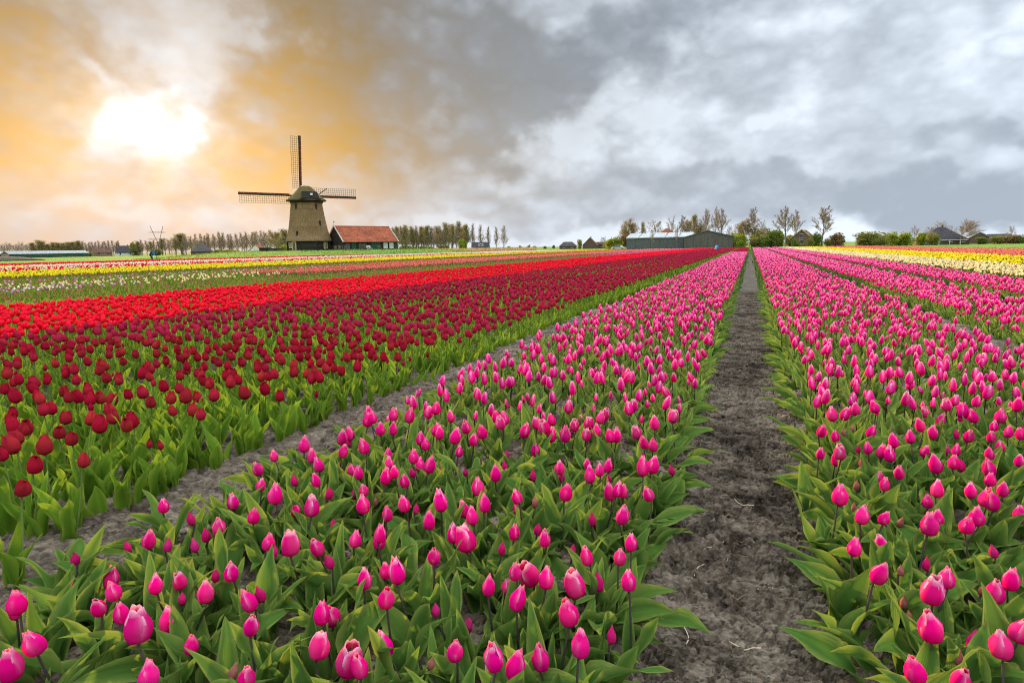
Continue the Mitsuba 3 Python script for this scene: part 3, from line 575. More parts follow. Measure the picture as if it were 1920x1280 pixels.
# ------------------------------------------------------------------ trees and bushes
def bare_tree(seed, kind):
    """Height 1, trunk at the origin. Returns (trunk, crown, leaf specks)."""
    g = np.random.default_rng(seed); tr, cr = MB(), MB(); tips = []
    P = {'poplar': dict(n1=34, a=(.30, .60), l=.30, c0=.16, lean=0, n2=9, n3=6), 'round': dict(n1=17, a=(.55, 1.15), l=.44, c0=.24, lean=0, n2=12, n3=10), 'bent': dict(n1=28, a=(.6, 1.3), l=.55, c0=.20, lean=.22, n2=13, n3=12), 'tall': dict(n1=20, a=(.35, .9), l=.36, c0=.28, lean=.03, n2=13, n3=12)}[kind]
    zs = np.linspace(0, 1 if kind in ('poplar', 'tall') else .82, 9); path = np.column_stack([np.cumsum(g.normal(0, .006, 9))+P['lean']*zs**2, np.cumsum(g.normal(0, .006, 9)), zs]); path[0, :2] = 0
    tr.add(*tube(path, .016*(1-zs*.93)+.0012, 6, False), c=np.array([.27, .23, .18]))
    def seg(a, b, r0, r1, n): cr.add(*tube([a, (a+b)/2+g.normal(0, .03, 3)*np.linalg.norm(b-a), b], [r0, (r0+r1)/2, r1], n, False), c=np.array([.25, .21, .16])*g.uniform(.8, 1.2))
    for i in range(P['n1']):
        z = P['c0']+(zs[-1]-P['c0'])*((i+g.random())/P['n1']); p = np.array([np.interp(z, zs, path[:, 0]), np.interp(z, zs, path[:, 1]), z]); k = (z-P['c0'])/(1-P['c0'])
        az, an = i*2.4+g.normal()*.4, g.uniform(*P['a'])*(1-.35*k); L = P['l']*(1.05-.72*k if kind != 'round' else 1.0-.6*k)*g.uniform(.7, 1.15)
        d = np.array([math.sin(an)*math.cos(az), math.sin(an)*math.sin(az), math.cos(an)]); d = norm(d+[P['lean']*2.0, 0, 0]); q = p+d*L+[0, 0, .10*L]; seg(p, q, .0055*(1-.6*k), .0018, 4)
        for j in range(P['n2']):
            t = .25+.75*(j+g.random())/P['n2']; a = p+(q-p)*t; e = norm(d+g.normal(0, .55, 3)+[P['lean'], 0, .45]); b = a+e*L*.42*(1.15-.5*t)*g.uniform(.6, 1.2); seg(a, b, .0019, .0009, 3); tips.append(b)
            for _ in range(P['n3']):
                s = a+(b-a)*g.uniform(.3, 1); e2 = norm(e+g.normal(0, .6, 3)+[P['lean'], 0, .3]); w = norm(np.cross(e2, g.normal(0, 1, 3)))*.0026; b2 = s+e2*L*.22*g.uniform(.5, 1.3)
                cr.add([s-w, s+w, b2], [[0, 1, 2]], np.array([.34, .27, .20])*g.uniform(.8, 1.2)); tips.append(b2)
    return tr, cr, np.array(tips)
def specks(P, size, cols, g, spread=.03):
    n = len(P); P = P+g.normal(0, spread, (n, 3)); a, b = g.normal(0, 1, (2, n, 3)); a /= np.linalg.norm(a, axis=1, keepdims=True); b = np.cross(a, b); b /= np.linalg.norm(b, axis=1, keepdims=True); s = size*g.uniform(.5, 1.3, (n, 1))
    v = np.stack([P-a*s, P+b*s*.6, P+a*s, P-b*s*.6], 1).reshape(-1, 3); f = ((np.arange(n)*4)[:, None, None]+np.array([[0, 1, 2], [0, 2, 3]])).reshape(-1, 3)
    c = np.array(cols)[g.integers(len(cols), size=n)]*g.uniform(.7, 1.3, (n, 1)); return v, f, np.repeat(c, 4, 0)
def crown_points(g, n, lumps, flat=.8, r=.5):
    C = g.normal(0, 1, (lumps, 3)); C /= np.linalg.norm(C, axis=1, keepdims=True); C *= (g.random(lumps)**.45)[:, None]*r*.62; R = g.uniform(.20, .50, lumps)*r
    k = g.integers(lumps, size=n); d = g.normal(0, 1, (n, 3)); d /= np.linalg.norm(d, axis=1, keepdims=True); return C[k]+d*(R[k]*g.uniform(.55, 1.03, n))[:, None], k
def tree_group(key, seed, kind, leaves=0, cols=None, size=.012):
    g = np.random.default_rng(seed+99); tr, cr, tips = bare_tree(seed, kind); d = {'type': 'shapegroup', 'trunk': mikit.ply(tr.out(), 'bark', smooth=True, color=tr.col())}
    v, f = cr.out(); c = cr.col()
    d['crown'] = mikit.ply((v, f), 'bark', smooth=True, color=c)
    if leaves:
        lv, lf, lc = specks(tips[g.integers(len(tips), size=leaves)], size, cols, g); d['young_leaves'] = mikit.ply((lv, lf), 'foliage', color=np.clip(lc, 0, 1))
    scene[key] = d
BROWN, OLIVE, LIME, DEEP = [(.30, .20, .10), (.36, .25, .12), (.25, .18, .10)], [(.28, .28, .07), (.22, .24, .06), (.34, .30, .10)], [(.32, .38, .04), (.25, .34, .04), (.38, .40, .07)], [(.15, .22, .045), (.20, .27, .055), (.26, .28, .07)]
for i in range(4): tree_group(f'group_poplar_{i}', 10+i, 'poplar', 500, BROWN, .008)
for i in range(3): tree_group(f'group_olive_poplar_{i}', 20+i, 'poplar', 3200, OLIVE+BROWN[:1], .011)
for i in range(4): tree_group(f'group_round_{i}', 30+i, 'round', 60, BROWN, .009)
for i in range(2): tree_group(f'group_brown_round_{i}', 40+i, 'round', 6500, BROWN+OLIVE[:2], .011)
for i in range(3): tree_group(f'group_tall_{i}', 50+i, 'tall', 0, BROWN, .009)
tree_group('group_bent_0', 60, 'bent', 300, BROWN, .011)
def bush_group(key, seed, cols, n=3200, lumps=16, wide=1.0):
    """Leafy bush or low tree: unit height, about one wide."""
    g = np.random.default_rng(seed); Pp, kk = crown_points(g, n, lumps); Pp = Pp*[wide, wide, 1.0]; Pp[:, 2] = np.where(g.random(len(Pp)) < .25, g.uniform(.02, .45, len(Pp)), Pp[:, 2]*.98+.50); Pp[:, :2] *= g.uniform(.75, 1.25, 2); Pp = Pp[Pp[:, 2] > .02]
    v, f, c = specks(Pp, .040, cols, g, .015); mb = MB()
    for i in range(5): a = g.uniform(0, 6.28); e = np.array([.28*math.cos(a), .28*math.sin(a), .62+.2*g.random()]); mb.add(*tube([[0, 0, -.02], e*[.4, .4, .55], e], [.022, .014, .006], 5, False), c=np.array([.09, .07, .05]))
    scene[key] = {'type': 'shapegroup', 'trunk': mikit.ply(mb.out(), 'bark', smooth=True, color=mb.col()), 'crown': mikit.ply((v, f), 'foliage', color=np.clip(c, 0, 1))}
for i in range(3):
    bush_group(f'group_lime_{i}', 70+i, LIME); bush_group(f'group_deep_{i}', 80+i, DEEP); bush_group(f'group_olive_{i}', 90+i, OLIVE+DEEP[2:])
bush_group('group_rust_0', 97, BROWN+OLIVE[2:]); bush_group('group_rust_1', 98, BROWN)
g = np.random.default_rng(404)
def plant_tree(px, Z, hpx, grp, name, label, wpx=None, group=None, z=0.0, turn=None):
    """hpx, wpx: height and width in picture pixels at that distance."""
    c = at(px, Z); h = hpx*Z/F; own = .95 if grp.split('_')[1] in ('lime', 'deep', 'olive', 'rust') and 'poplar' not in grp else {'poplar': .27, 'olive': .27, 'round': .66, 'brown': .66, 'tall': .36, 'bent': .8}[grp.split('_')[1]]
    w = h if wpx is None else wpx*Z/F/own
    k = thing(name, label, 'bush' if name.endswith('bush') else 'tree', group)
    inst(k, grp, M4(c[0], c[1], z-.05, g.uniform(0, 6.28) if turn is None else turn)@np.diag([w, w, h, 1]))
    return k
# poplar rows on the left horizon
for i, px in enumerate(np.arange(348, 536, 11.0)):
    plant_tree(px+g.normal()*2, 372, 28+5*i/17+g.normal()*2.5, f'group_{("poplar", "round")[i % 2]}_{g.integers(4)}', 'background_tree', 'hazy bare tree between the poplars left of the windmill', 17, 'bare trees behind the poplar row')
for i, px in enumerate(np.arange(352, 536, 8.6)):
    plant_tree(px+g.normal()*1.2, 345-i*1.5, 33+6*i/21+g.normal()*1.6, f'group_poplar_{g.integers(4)}', 'bare_poplar', 'bare slender poplar in the even row left of the windmill', 13, 'poplars in the row left of the windmill')
for i, px in enumerate(np.arange(150, 228, 6.3)):
    plant_tree(px+g.normal(), 400, 25+g.normal()*1.3, f'group_poplar_{g.integers(4)}', 'bare_poplar', 'bare poplar in the far row behind the brown roofed house', 11, 'poplars behind the brown roofed house')
for i, px in enumerate(np.arange(262, 352, 7.0)):
    plant_tree(px+g.normal(), 390, 24+6*(i/13)+g.normal()*1.5, f'group_{"poplar" if i % 3 else "olive_poplar"}_{g.integers(3)}', 'bare_poplar', 'bare poplar in the far row around the pylon', 12, 'poplars in the far row around the pylon')
for i, px in enumerate(np.arange(4, 60, 7.5)):
    plant_tree(px, 400, 24+g.normal()*1.2, f'group_round_{g.integers(4)}', 'bare_tree', 'low bare tree behind the long sheds at the left edge', 17, 'bare trees behind the long sheds')
for i, px in enumerate(np.arange(64, 150, 9.5)):
    plant_tree(px, 395, 25+g.normal()*1.4, f'group_olive_poplar_{g.integers(3)}', 'olive_tree_row' if False else 'budding_poplar', 'budding green brown poplar behind the long shed', 18, 'budding poplars behind the long shed')
plant_tree(255, 395, 29, 'group_olive_0', 'olive_tree', 'round olive tree left of the pylon', 26); plant_tree(343, 375, 36, 'group_olive_poplar_1', 'olive_tree', 'dense olive tree right of the pylon', 34)
plant_tree(322, 380, 30, 'group_round_2', 'bare_tree', 'bare round tree beside the pylon foot', 26)
for px, Z, h, w, grp, lab in ((425, 300, 11, 34, 'group_olive_2', 'long low olive hedge bush before the poplar row'), (410, 302, 12, 28, 'group_deep_1', 'dark green bush at the foot of the poplar row'), (295, 380, 13, 30, 'group_deep_0', 'low dark bush left of the person in blue'), (440, 298, 10, 26, 'group_lime_2', 'pale green bush before the poplar row'),
                            (160, 380, 10, 26, 'group_olive_1', 'small bush right of the long green shed')):
    plant_tree(px, Z, h, grp, 'hedge_bush', lab, w)
plant_tree(519, 190, 40, 'group_brown_round_0', 'bare_tree', 'brown budding tree close behind the windmill on its left', 34, z=.2); plant_tree(534, 180, 42, 'group_olive_poplar_2', 'bare_tree', 'tall budding tree half hidden by the windmill', 26, z=.2)
plant_tree(533, 150, 20, 'group_lime_0', 'yellow_bush', 'yellow green bush beside the windmill on its left', 22, z=.4); plant_tree(505, 220, 26, 'group_round_1', 'bare_tree', 'low bare tree left of the windmill sheds', 26)
# poplar wood right of the farmhouse
for i, px in enumerate(np.arange(740, 884, 12.0)):
    plant_tree(px+g.normal()*2, 285, 38+g.normal()*3, f'group_{("poplar", "olive_poplar")[i % 2]}_{g.integers(3)}', 'background_tree', 'budding tree in the back of the row right of the farmhouse', 22, 'trees in the back of the row right of the farmhouse')
for i, px in enumerate(np.arange(737, 884, 7.4)):
    plant_tree(px+g.normal()*1.5, 255+g.uniform(-9, 9), 44+g.normal()*2.2, f'group_{"olive_poplar" if i % 2 else "poplar"}_{g.integers(3)}', 'wood_poplar', 'brown budding poplar in the dense row right of the farmhouse', 17, 'poplars in the row right of the farmhouse')
for px, h, w, lab in ((887, 46, 13, 'first thin bare tree right of the poplar row'), (902, 44, 14, 'bare tree behind the white house with the dormer'), (917, 42, 13, 'left one of three lone thin trees right of the white house'), (930, 41, 13, 'middle one of three lone thin trees right of the white house'), (945, 42, 15, 'right one of three lone thin trees right of the white house')):
    plant_tree(px, 250, h, f'group_poplar_{g.integers(4)}', 'thin_tree', lab, w)
for i, px in enumerate(np.arange(742, 850, 9)):
    plant_tree(px+g.normal()*2, 240, 13+g.normal()*2, f'group_{("olive", "lime", "deep")[i % 3]}_{g.integers(3)}', 'undergrowth_bush', 'low green bush under the poplar row', 17, 'bushes under the poplar row')
plant_tree(868, 225, 27, 'group_lime_1', 'green_bush', 'bright green round bush before the poplar row', 25)
for px, h in ((955, 7), (975, 8), (992, 9), (1003, 7), (1022, 6), (1038, 8)): plant_tree(px, 420, h, f'group_deep_{g.integers(3)}', 'distant_bush', 'tiny bush on the far horizon left of the dark farmhouse', 9, 'tiny bushes on the far horizon')
plant_tree(1087, 290, 20, 'group_olive_1', 'small_tree', 'small tree between the dark farmhouse and the pointed one', 13); plant_tree(1131, 290, 22, 'group_round_0', 'small_tree', 'small bare tree right of the pointed farmhouse', 12)
plant_tree(1152, 185, 27, 'group_lime_2', 'green_bush', 'broad light green bush left of the grey barn', 36); plant_tree(1141, 195, 20, 'group_olive_0', 'green_bush', 'low olive bush left of the light green bush', 24)
plant_tree(1178, 182, 52, 'group_brown_round_1', 'brown_tree', 'dense brown leaved tree left of the grey barn', 42); plant_tree(1170, 190, 40, 'group_rust_0', 'brown_tree', 'rust brown bush behind the dense brown tree', 30)
plant_tree(1205, 188, 45, 'group_olive_poplar_0', 'small_tree', 'slim green leaved tree at the left end of the grey barn', 13)
for px, h, w, grp, lab in ((1230, 52, 34, 'round_0', 'bare round tree behind the left half of the grey barn'), (1258, 54, 25, 'round_3', 'bare tree right of the orange pyramid roof'), (1277, 54, 24, 'tall_0', 'bare tree behind the right end of the grey barn'), (1290, 48, 26, 'brown_round_0', 'brown budding tree above the right end of the grey barn'),
                           (1302, 56, 18, 'olive_poplar_1', 'green budding tree between the two barns'), (1314, 44, 24, 'brown_round_1', 'brown tree behind the left slope of the brown barn'), (1322, 64, 20, 'tall_1', 'tall bare tree behind the brown barn, left one'), (1340, 66, 17, 'tall_2', 'tall bare tree behind the barn gable'), (1352, 65, 20, 'tall_0', 'tall bare tree behind the brown barn, right one'),
                           (1366, 40, 16, 'round_2', 'low bare tree above the right slope of the brown barn')):
    plant_tree(px, 205+g.uniform(-4, 4), h, 'group_'+grp, 'bare_tree', lab, w)
for px, Z, h, w, grp, nm, lab in ((1390, 160, 30, 28, 'lime_0', 'green_bush', 'light green bush right of the brown barn'), (1378, 166, 22, 20, 'lime_1', 'green_bush', 'small green bush at the right corner of the brown barn'), (1397, 172, 49, 44, 'brown_round_1', 'brown_tree', 'round brown tree at the end of the bare path'), (1410, 170, 66, 24, 'tall_1', 'bare_tree', 'tall bare tree at the end of the bare path'),
                               (1427, 172, 48, 22, 'round_1', 'bare_tree', 'bare tree just right of the path end'), (1418, 165, 28, 34, 'olive_2', 'green_bush', 'olive bush at the end of the bare path'), (1436, 163, 26, 30, 'deep_2', 'green_bush', 'dark green bush right of the path end'), (1447, 164, 34, 26, 'deep_0', 'green_bush', 'tall dark green bush left of the bare pair'),
                               (1460, 162, 36, 26, 'deep_1', 'green_bush', 'dark leafy bush under the left tall bare tree'), (1472, 160, 67, 30, 'tall_2', 'bare_tree', 'tall bare tree left of the ivy house'), (1490, 161, 62, 19, 'tall_0', 'bare_tree', 'slender leaning bare tree close left of the ivy house'), (1492, 158, 18, 20, 'deep_1', 'green_bush', 'bush at the left wall of the ivy house'), (1519, 157, 20, 18, 'olive_0', 'green_bush', 'ivy bush at the right wall of the ivy house'),
                               (1529, 160, 31, 26, 'deep_2', 'green_bush', 'dark bush right of the ivy house'), (1542, 160, 66, 36, 'tall_1', 'bare_tree', 'tall broad bare tree right of the ivy house'), (1569, 158, 28, 40, 'rust_1', 'brown_bush', 'low brown dome shaped bush on the meadow edge'),
                               (1634, 160, 31, 54, 'olive_1', 'green_bush', 'big dome shaped olive bush on the right horizon'), (1651, 157, 22, 30, 'olive_2', 'green_bush', 'low bush at the right foot of the big dome bush'), (1671, 165, 29, 28, 'lime_2', 'leafy_tree', 'left one of the two rounded light green trees'), (1698, 165, 28, 28, 'lime_0', 'leafy_tree', 'right one of the two rounded light green trees'),
                               (1685, 168, 19, 60, 'deep_2', 'green_bush', 'dark hedge bush under the two light green trees'), (1714, 178, 33, 18, 'round_3', 'bare_tree', 'small bare tree left of the pyramid farmhouse'), (1727, 166, 28, 26, 'lime_1', 'leafy_tree', 'rounded green tree left of the pyramid farmhouse'), (1748, 162, 26, 28, 'olive_0', 'green_bush', 'olive bush at the left foot of the pyramid roof'),
                               (1743, 182, 34, 20, 'round_0', 'bare_tree', 'bare tree above the left slope of the pyramid roof'), (1762, 200, 40, 30, 'round_1', 'bare_tree', 'bare tree behind the top of the pyramid roof'), (1841, 168, 15, 30, 'deep_0', 'green_bush', 'low dark bush before the dark gabled roof'),
                               (1876, 168, 17, 34, 'olive_1', 'green_bush', 'low olive hedge bush near the right edge'), (1897, 167, 19, 36, 'rust_0', 'green_bush', 'brown green hedge bush at the right edge'), (1917, 166, 18, 30, 'deep_1', 'green_bush', 'dark hedge bush cut by the right edge'), (1896, 172, 31, 16, 'round_2', 'bare_tree', 'small bare tree above the hedges at the right edge'), (1380, 190, 34, 40, 'olive_0', 'green_bush', 'tall olive bush behind the right corner of the brown barn'), (1425, 185, 40, 46, 'olive_1', 'green_bush', 'high olive thicket behind the end of the bare path'), (1452, 185, 38, 44, 'lime_1', 'green_bush', 'high light green thicket left of the bare pair'), (1482, 172, 26, 30, 'olive_2', 'green_bush', 'olive thicket between the two bare trees'), (1553, 165, 18, 24, 'olive_0', 'green_bush', 'low olive bush at the foot of the broad bare tree'), (1655, 172, 24, 60, 'olive_0', 'green_bush', 'long olive hedge right of the big dome bush'), (1612, 175, 20, 14, 'olive_2', 'green_bush', 'narrow bush left of the big dome bush')):
    plant_tree(px, Z, h, 'group_'+grp, nm, lab, w)
c_ = at(1803, 165); plant_tree(1800, 165, 41, 'group_bent_0', 'wind_bent_tree', 'bare wind bent tree right of the pyramid farmhouse', 50, turn=-az_of(c_)-.15)
# white-stemmed birch trunks standing before the barns
for px, h in ((1222, 26), (1268, 30), (1318, 30), (1350, 26)): plant_tree(px, 168, h*1.35, f'group_round_{g.integers(4)}', 'young_tree', f'thin young tree before the {"grey" if px < 1290 else "brown"} barn', 10, 'thin young trees before the barns')

# ------------------------------------------------------------------ people
def hullbody(bones, L=.03, it=12):
    sph = lambda p, r: m3.Manifold.sphere(float(r), 14).translate([float(q) for q in p])
    m = m3.Manifold.batch_boolean([m3.Manifold.batch_hull([sph(a, r), sph(b, s)]) for a, r, b, s in bones], m3.OpType.Add).refine_to_length(L).to_mesh()
    t = trimesh.Trimesh(m.vert_properties[:, :3], m.tri_verts, process=True); trimesh.smoothing.filter_taubin(t, iterations=it); return np.array(t.vertices), np.array(t.faces)
def hand_bones(w, d, side):
    d = norm(np.array(d, float)); s = norm(np.cross(d, [0, 0, 1.0]))*side; w = np.array(w, float); B = [(w, .026, w+d*.08, .034)]
    for i, (o, l) in enumerate(((-.027, .075), (-.009, .085), (.009, .08), (.027, .062))):
        b = w+d*.085+s*o; k = b+d*l*.55+np.array([0, 0, -.012]); B += [(b, .0095, k, .009), (k, .009, k+d*l*.35+np.array([0, 0, -.03]), .008)]
    b = w+d*.03-s*.03; B.append((b, .011, b+d*.045-s*.03, .009)); return B
scene['skin'] = proc_bsdf((.50, .30, .21), .6); scene['blue_jacket'] = proc_bsdf((.010, .20, .42), .6); scene['denim'] = proc_bsdf((.035, .05, .09), .8); scene['black_cloth'] = proc_bsdf((.015, .015, .018), .7); scene['hair'] = proc_bsdf((.035, .022, .015), .6)
def head(k, p, M, hood=True, face=(0, -1)):
    """Head with brow, nose, chin, ears; looks along local -y."""
    p = np.array(p, float); hb = [(p+[0, .01, .03], .095, p+[0, 0, -.02], .088), (p+[0, -.035, -.06], .05, p+[0, -.055, -.085], .034), (p+[0, -.09, .01], .016, p+[0, -.112, -.02], .014)]
    for s in (-1, 1): hb += [(p+[s*.093, .01, .01], .018, p+[s*.09, .012, -.025], .014), (p+[s*.036, -.084, .018], .010, p+[s*.05, -.078, .02], .008)]
    hb.append((p+[-.02, -.083, -.055], .009, p+[.02, -.083, -.055], .009))
    part(k, 'head', hullbody(hb+[(p+[0, .01, -.08], .05, p+[0, .03, -.2], .055)], .012, 4), 'skin', M, True)
    v, f = hullbody([(p+[0, .025, .05], .098, p+[0, .045, -.03], .09)], .02, 4); v[:, 1] = np.where(v[:, 1] < p[1]-.055, p[1]-.055, v[:, 1]); part(k, 'hair', (v, f), 'hair', M, True)
c = at(284, 79); PM = M4(c[0], c[1], 0, yaw(c, 78))
pe = thing('person', 'person in blue jacket bending to a camera on a tripod in the far left beds', 'person')
hipL, hipR = np.array([-.10, .05, .86]), np.array([.10, .05, .86])
part(pe, 'trousers', hullbody([(hipL, .11, hipR, .11)]+[b for h, s in ((hipL, -1), (hipR, 1)) for b in ((h, .105, h+[s*.02, -.06, -.42], .07), (h+[s*.02, -.06, -.42], .072, h+[s*.02, .02, -.80], .055))]), 'denim', PM, True)
for s in (-1, 1): part(pe, 'shoe', hullbody([((s*.12, .06, .045), .05, (s*.12, -.12, .035), .04)]), 'black_cloth', PM, True)
sh = np.array([0, -.22, 1.36])
part(pe, 'jacket', hullbody([((0, .06, .86), .155, (0, -.04, 1.08), .15), ((0, -.04, 1.08), .15, sh, .15), (sh+[-.16, 0, .02], .085, sh+[.16, 0, .02], .085), (sh, .09, sh+[0, -.06, .10], .07)]+
     [b for s in (-1, 1) for b in ((sh+[s*.2, 0, 0], .075, sh+[s*.26, -.15, -.22], .06), (sh+[s*.26, -.15, -.22], .06, sh+[s*.09, -.40, -.12], .042))]), 'blue_jacket', PM, True)
for s in (-1, 1): part(pe, 'hand', hullbody(hand_bones(sh+[s*.09, -.40, -.12], (-s*.35, -.6, .25), s), .008, 3), 'skin', PM, True)
head(pe, sh+[0, -.13, .24], PM)
bp = thing('backpack', 'dark backpack worn by the person in the blue jacket', 'backpack'); part(bp, 'bag', hullbody([((-.09, .16, 1.0), .10, (-.09, .0, 1.34), .10), ((.09, .16, 1.0), .10, (.09, .0, 1.34), .10), ((0, .2, 1.02), .1, (0, .12, 1.2), .1)]), 'black_cloth', PM, True)
part(bp, 'strap', MB().tube([[-.1, .0, 1.44], [-.11, -.2, 1.52], [-.1, -.36, 1.38], [-.12, -.2, 1.05]], .02, 6), 'black_cloth', PM, True); part(bp, 'strap', MB().tube([[.1, .0, 1.44], [.11, -.2, 1.52], [.1, -.36, 1.38], [.12, -.2, 1.05]], .02, 6), 'black_cloth', PM, True)
tp = thing('camera_tripod', 'black camera tripod standing before the person in blue', 'tripod'); hd = np.array([0, -.66, 1.2])
for a in (.5, 2.6, 4.7): part(tp, 'leg', MB().beam(hd, [.38*math.cos(a), -.66+.38*math.sin(a), .0], .035), 'black_cloth', PM)
part(tp, 'head', MB().tube([hd-[0, 0, .1], hd+[0, 0, .1]], .035, 8), 'black_cloth', PM)
cm = thing('photo_camera', 'black photo camera mounted on the tripod', 'camera'); part(cm, 'body', MB().box(-.075, .075, -.72, -.61, 1.30, 1.41), 'black_cloth', PM); part(cm, 'lens', MB().tube([[0, -.72, 1.355], [0, -.86, 1.355]], .038, 10), 'dark_paint', PM, 30)
# crouching person among the bright red rows
c = at(1343, 92); QM = M4(c[0], c[1], 0, yaw(c, 150))
pe = thing('person', 'crouching person in light blue jacket low among the red tulips by the barns', 'person')
part(pe, 'trousers', hullbody([b for s in (-1, 1) for b in (((s*.1, .12, .38), .12, (s*.16, -.30, .50), .08), ((s*.16, -.30, .50), .08, (s*.14, -.05, .08), .06))]), 'denim', QM, True)
for s in (-1, 1): part(pe, 'shoe', hullbody([((s*.14, .0, .045), .05, (s*.14, -.2, .035), .04)]), 'black_cloth', QM, True)
part(pe, 'jacket', hullbody([((0, .12, .42), .17, (0, -.08, .82), .17), ((-.17, -.12, .92), .085, (.17, -.12, .92), .085), ((0, -.12, .92), .1, (0, -.2, 1.02), .07)]+[b for s in (-1, 1) for b in (((s*.21, -.12, .9), .075, (s*.24, -.3, .66), .06), ((s*.24, -.3, .66), .06, (s*.08, -.52, .72), .042))]), 'sky_jacket', QM, True)
scene['sky_jacket'] = proc_bsdf((.10, .36, .62), .6)
for s in (-1, 1): part(pe, 'hand', hullbody(hand_bones((s*.08, -.52, .72), (-s*.3, -.6, .2), s), .008, 3), 'skin', QM, True)
head(pe, (0, -.25, 1.18), QM)

# ------------------------------------------------------------------ tulips
def mixc(a, b, t): return np.asarray(a)*(1-t[:, None])+np.asarray(b)*t[:, None]
def petal(phi, R, Hh, g, tip, open_, main, edge, inner=0, nu=9, nv=10, blunt=0.):
    """One petal of an egg-shaped bloom: u across, v from base to tip."""
    u, vv = np.meshgrid(np.linspace(-1, 1, nu), np.linspace(0, 1, nv), indexing='ij'); u, vv = u.ravel(), vv.ravel()
    k = 1/(1+blunt)
    r = R*(np.sin(np.pi*np.clip(.08+.70*vv**.62, 0, 1))**.75)
    r = r*(1-sstep(.45, 1, vv)*(1-tip))*(.90 if inner else 1.0)+R*open_*sstep(.55, 1, vv)
    r[vv < .02] *= .55
    hw = R*1.30*np.sin(np.pi*np.clip(.10+.80*vv**.85, 0, 1))**(.55*k)*(1-sstep(.72, 1.0, vv)*(.86-.5*blunt))
    ang = np.clip(hw/np.maximum(r, R*.25), 0, 1.35)*u
    bul = 1-.10*np.abs(u)**2*(vv > .05)
    rr = r*bul+R*.05*np.abs(u)**3*sstep(.2, .8, vv)
    z = Hh*(vv-.035*np.abs(u)*sstep(.6, 1, vv))*(.97 if inner else 1)
    ph = phi+ang+.10*g.normal()*vv
    rr = rr*(1+.035*np.sin(3*np.pi*vv+g.uniform(0, 6))*u)
    P = np.column_stack([rr*np.cos(ph), rr*np.sin(ph), z])
    e = np.clip(np.maximum(np.abs(u)**5*sstep(.15, .8, vv)*.95, sstep(.78, 1.0, vv)*.9), 0, 1)
    vein = .06*np.sin(u*23+g.uniform(0, 6))*(1-e)
    c = mixc(main, edge, np.clip(e+vein, 0, 1))*(1+.10*g.normal())
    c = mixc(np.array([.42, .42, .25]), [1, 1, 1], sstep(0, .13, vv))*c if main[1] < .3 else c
    return P, grid_faces(nu, nv), np.clip(c, 0, .95)
PINK, PINK_E = np.array([.89, .005, .235]), np.array([.96, .62, .78])
BUD, BUD_E = np.array([.40, .07, .13]), np.array([.38, .20, .12])
DARK, DARK_E = np.array([.44, .016, .042]), np.array([.28, .011, .030])
def flower(kind, seed, nu=9, nv=10):
    g = np.random.default_rng(seed); out = []
    R, Hh, tip, op, m, e, bl = {'pink': (.0250, .080, .38, .02, PINK, PINK_E, 0), 'pink_open': (.0265, .076, .58, .07, PINK, PINK_E, .2), 'bud': (.0125, .05, .2, 0, PINK*[.72, 2.6, .8], BUD, 0),
        'green_bud': (.011, .046, .22, 0, BUD, BUD_E, 0), 'dark': (.0275, .074, .76, -.02, DARK, DARK_E, .45), 'dark_bud': (.014, .05, .25, 0, DARK*.9, DARK_E, 0)}[kind]
    R, Hh = R*g.uniform(.94, 1.06), Hh*g.uniform(.95, 1.05); tip *= g.uniform(.8, 1.15)
    if kind == 'pink': e = mixc(m, e, np.array([g.uniform(.45, 1.0)]))[0]
    m = m*g.uniform(.88, 1.1)*np.array([1, g.uniform(.6, 2.2), g.uniform(.78, 1.12)])
    a0 = g.uniform(0, 6.28)
    for i in range(6):
        inner = i % 2; out.append(petal(a0+i*np.pi/3+g.normal()*.11, R*g.uniform(.95, 1.04), Hh*g.uniform(.90, 1.05), g, tip, op*g.uniform(.3, 1.6)+(.14*g.random() if not inner and 'bud' not in kind and g.random() < .22 else 0), m, e, inner, nu, nv, bl))
    return out
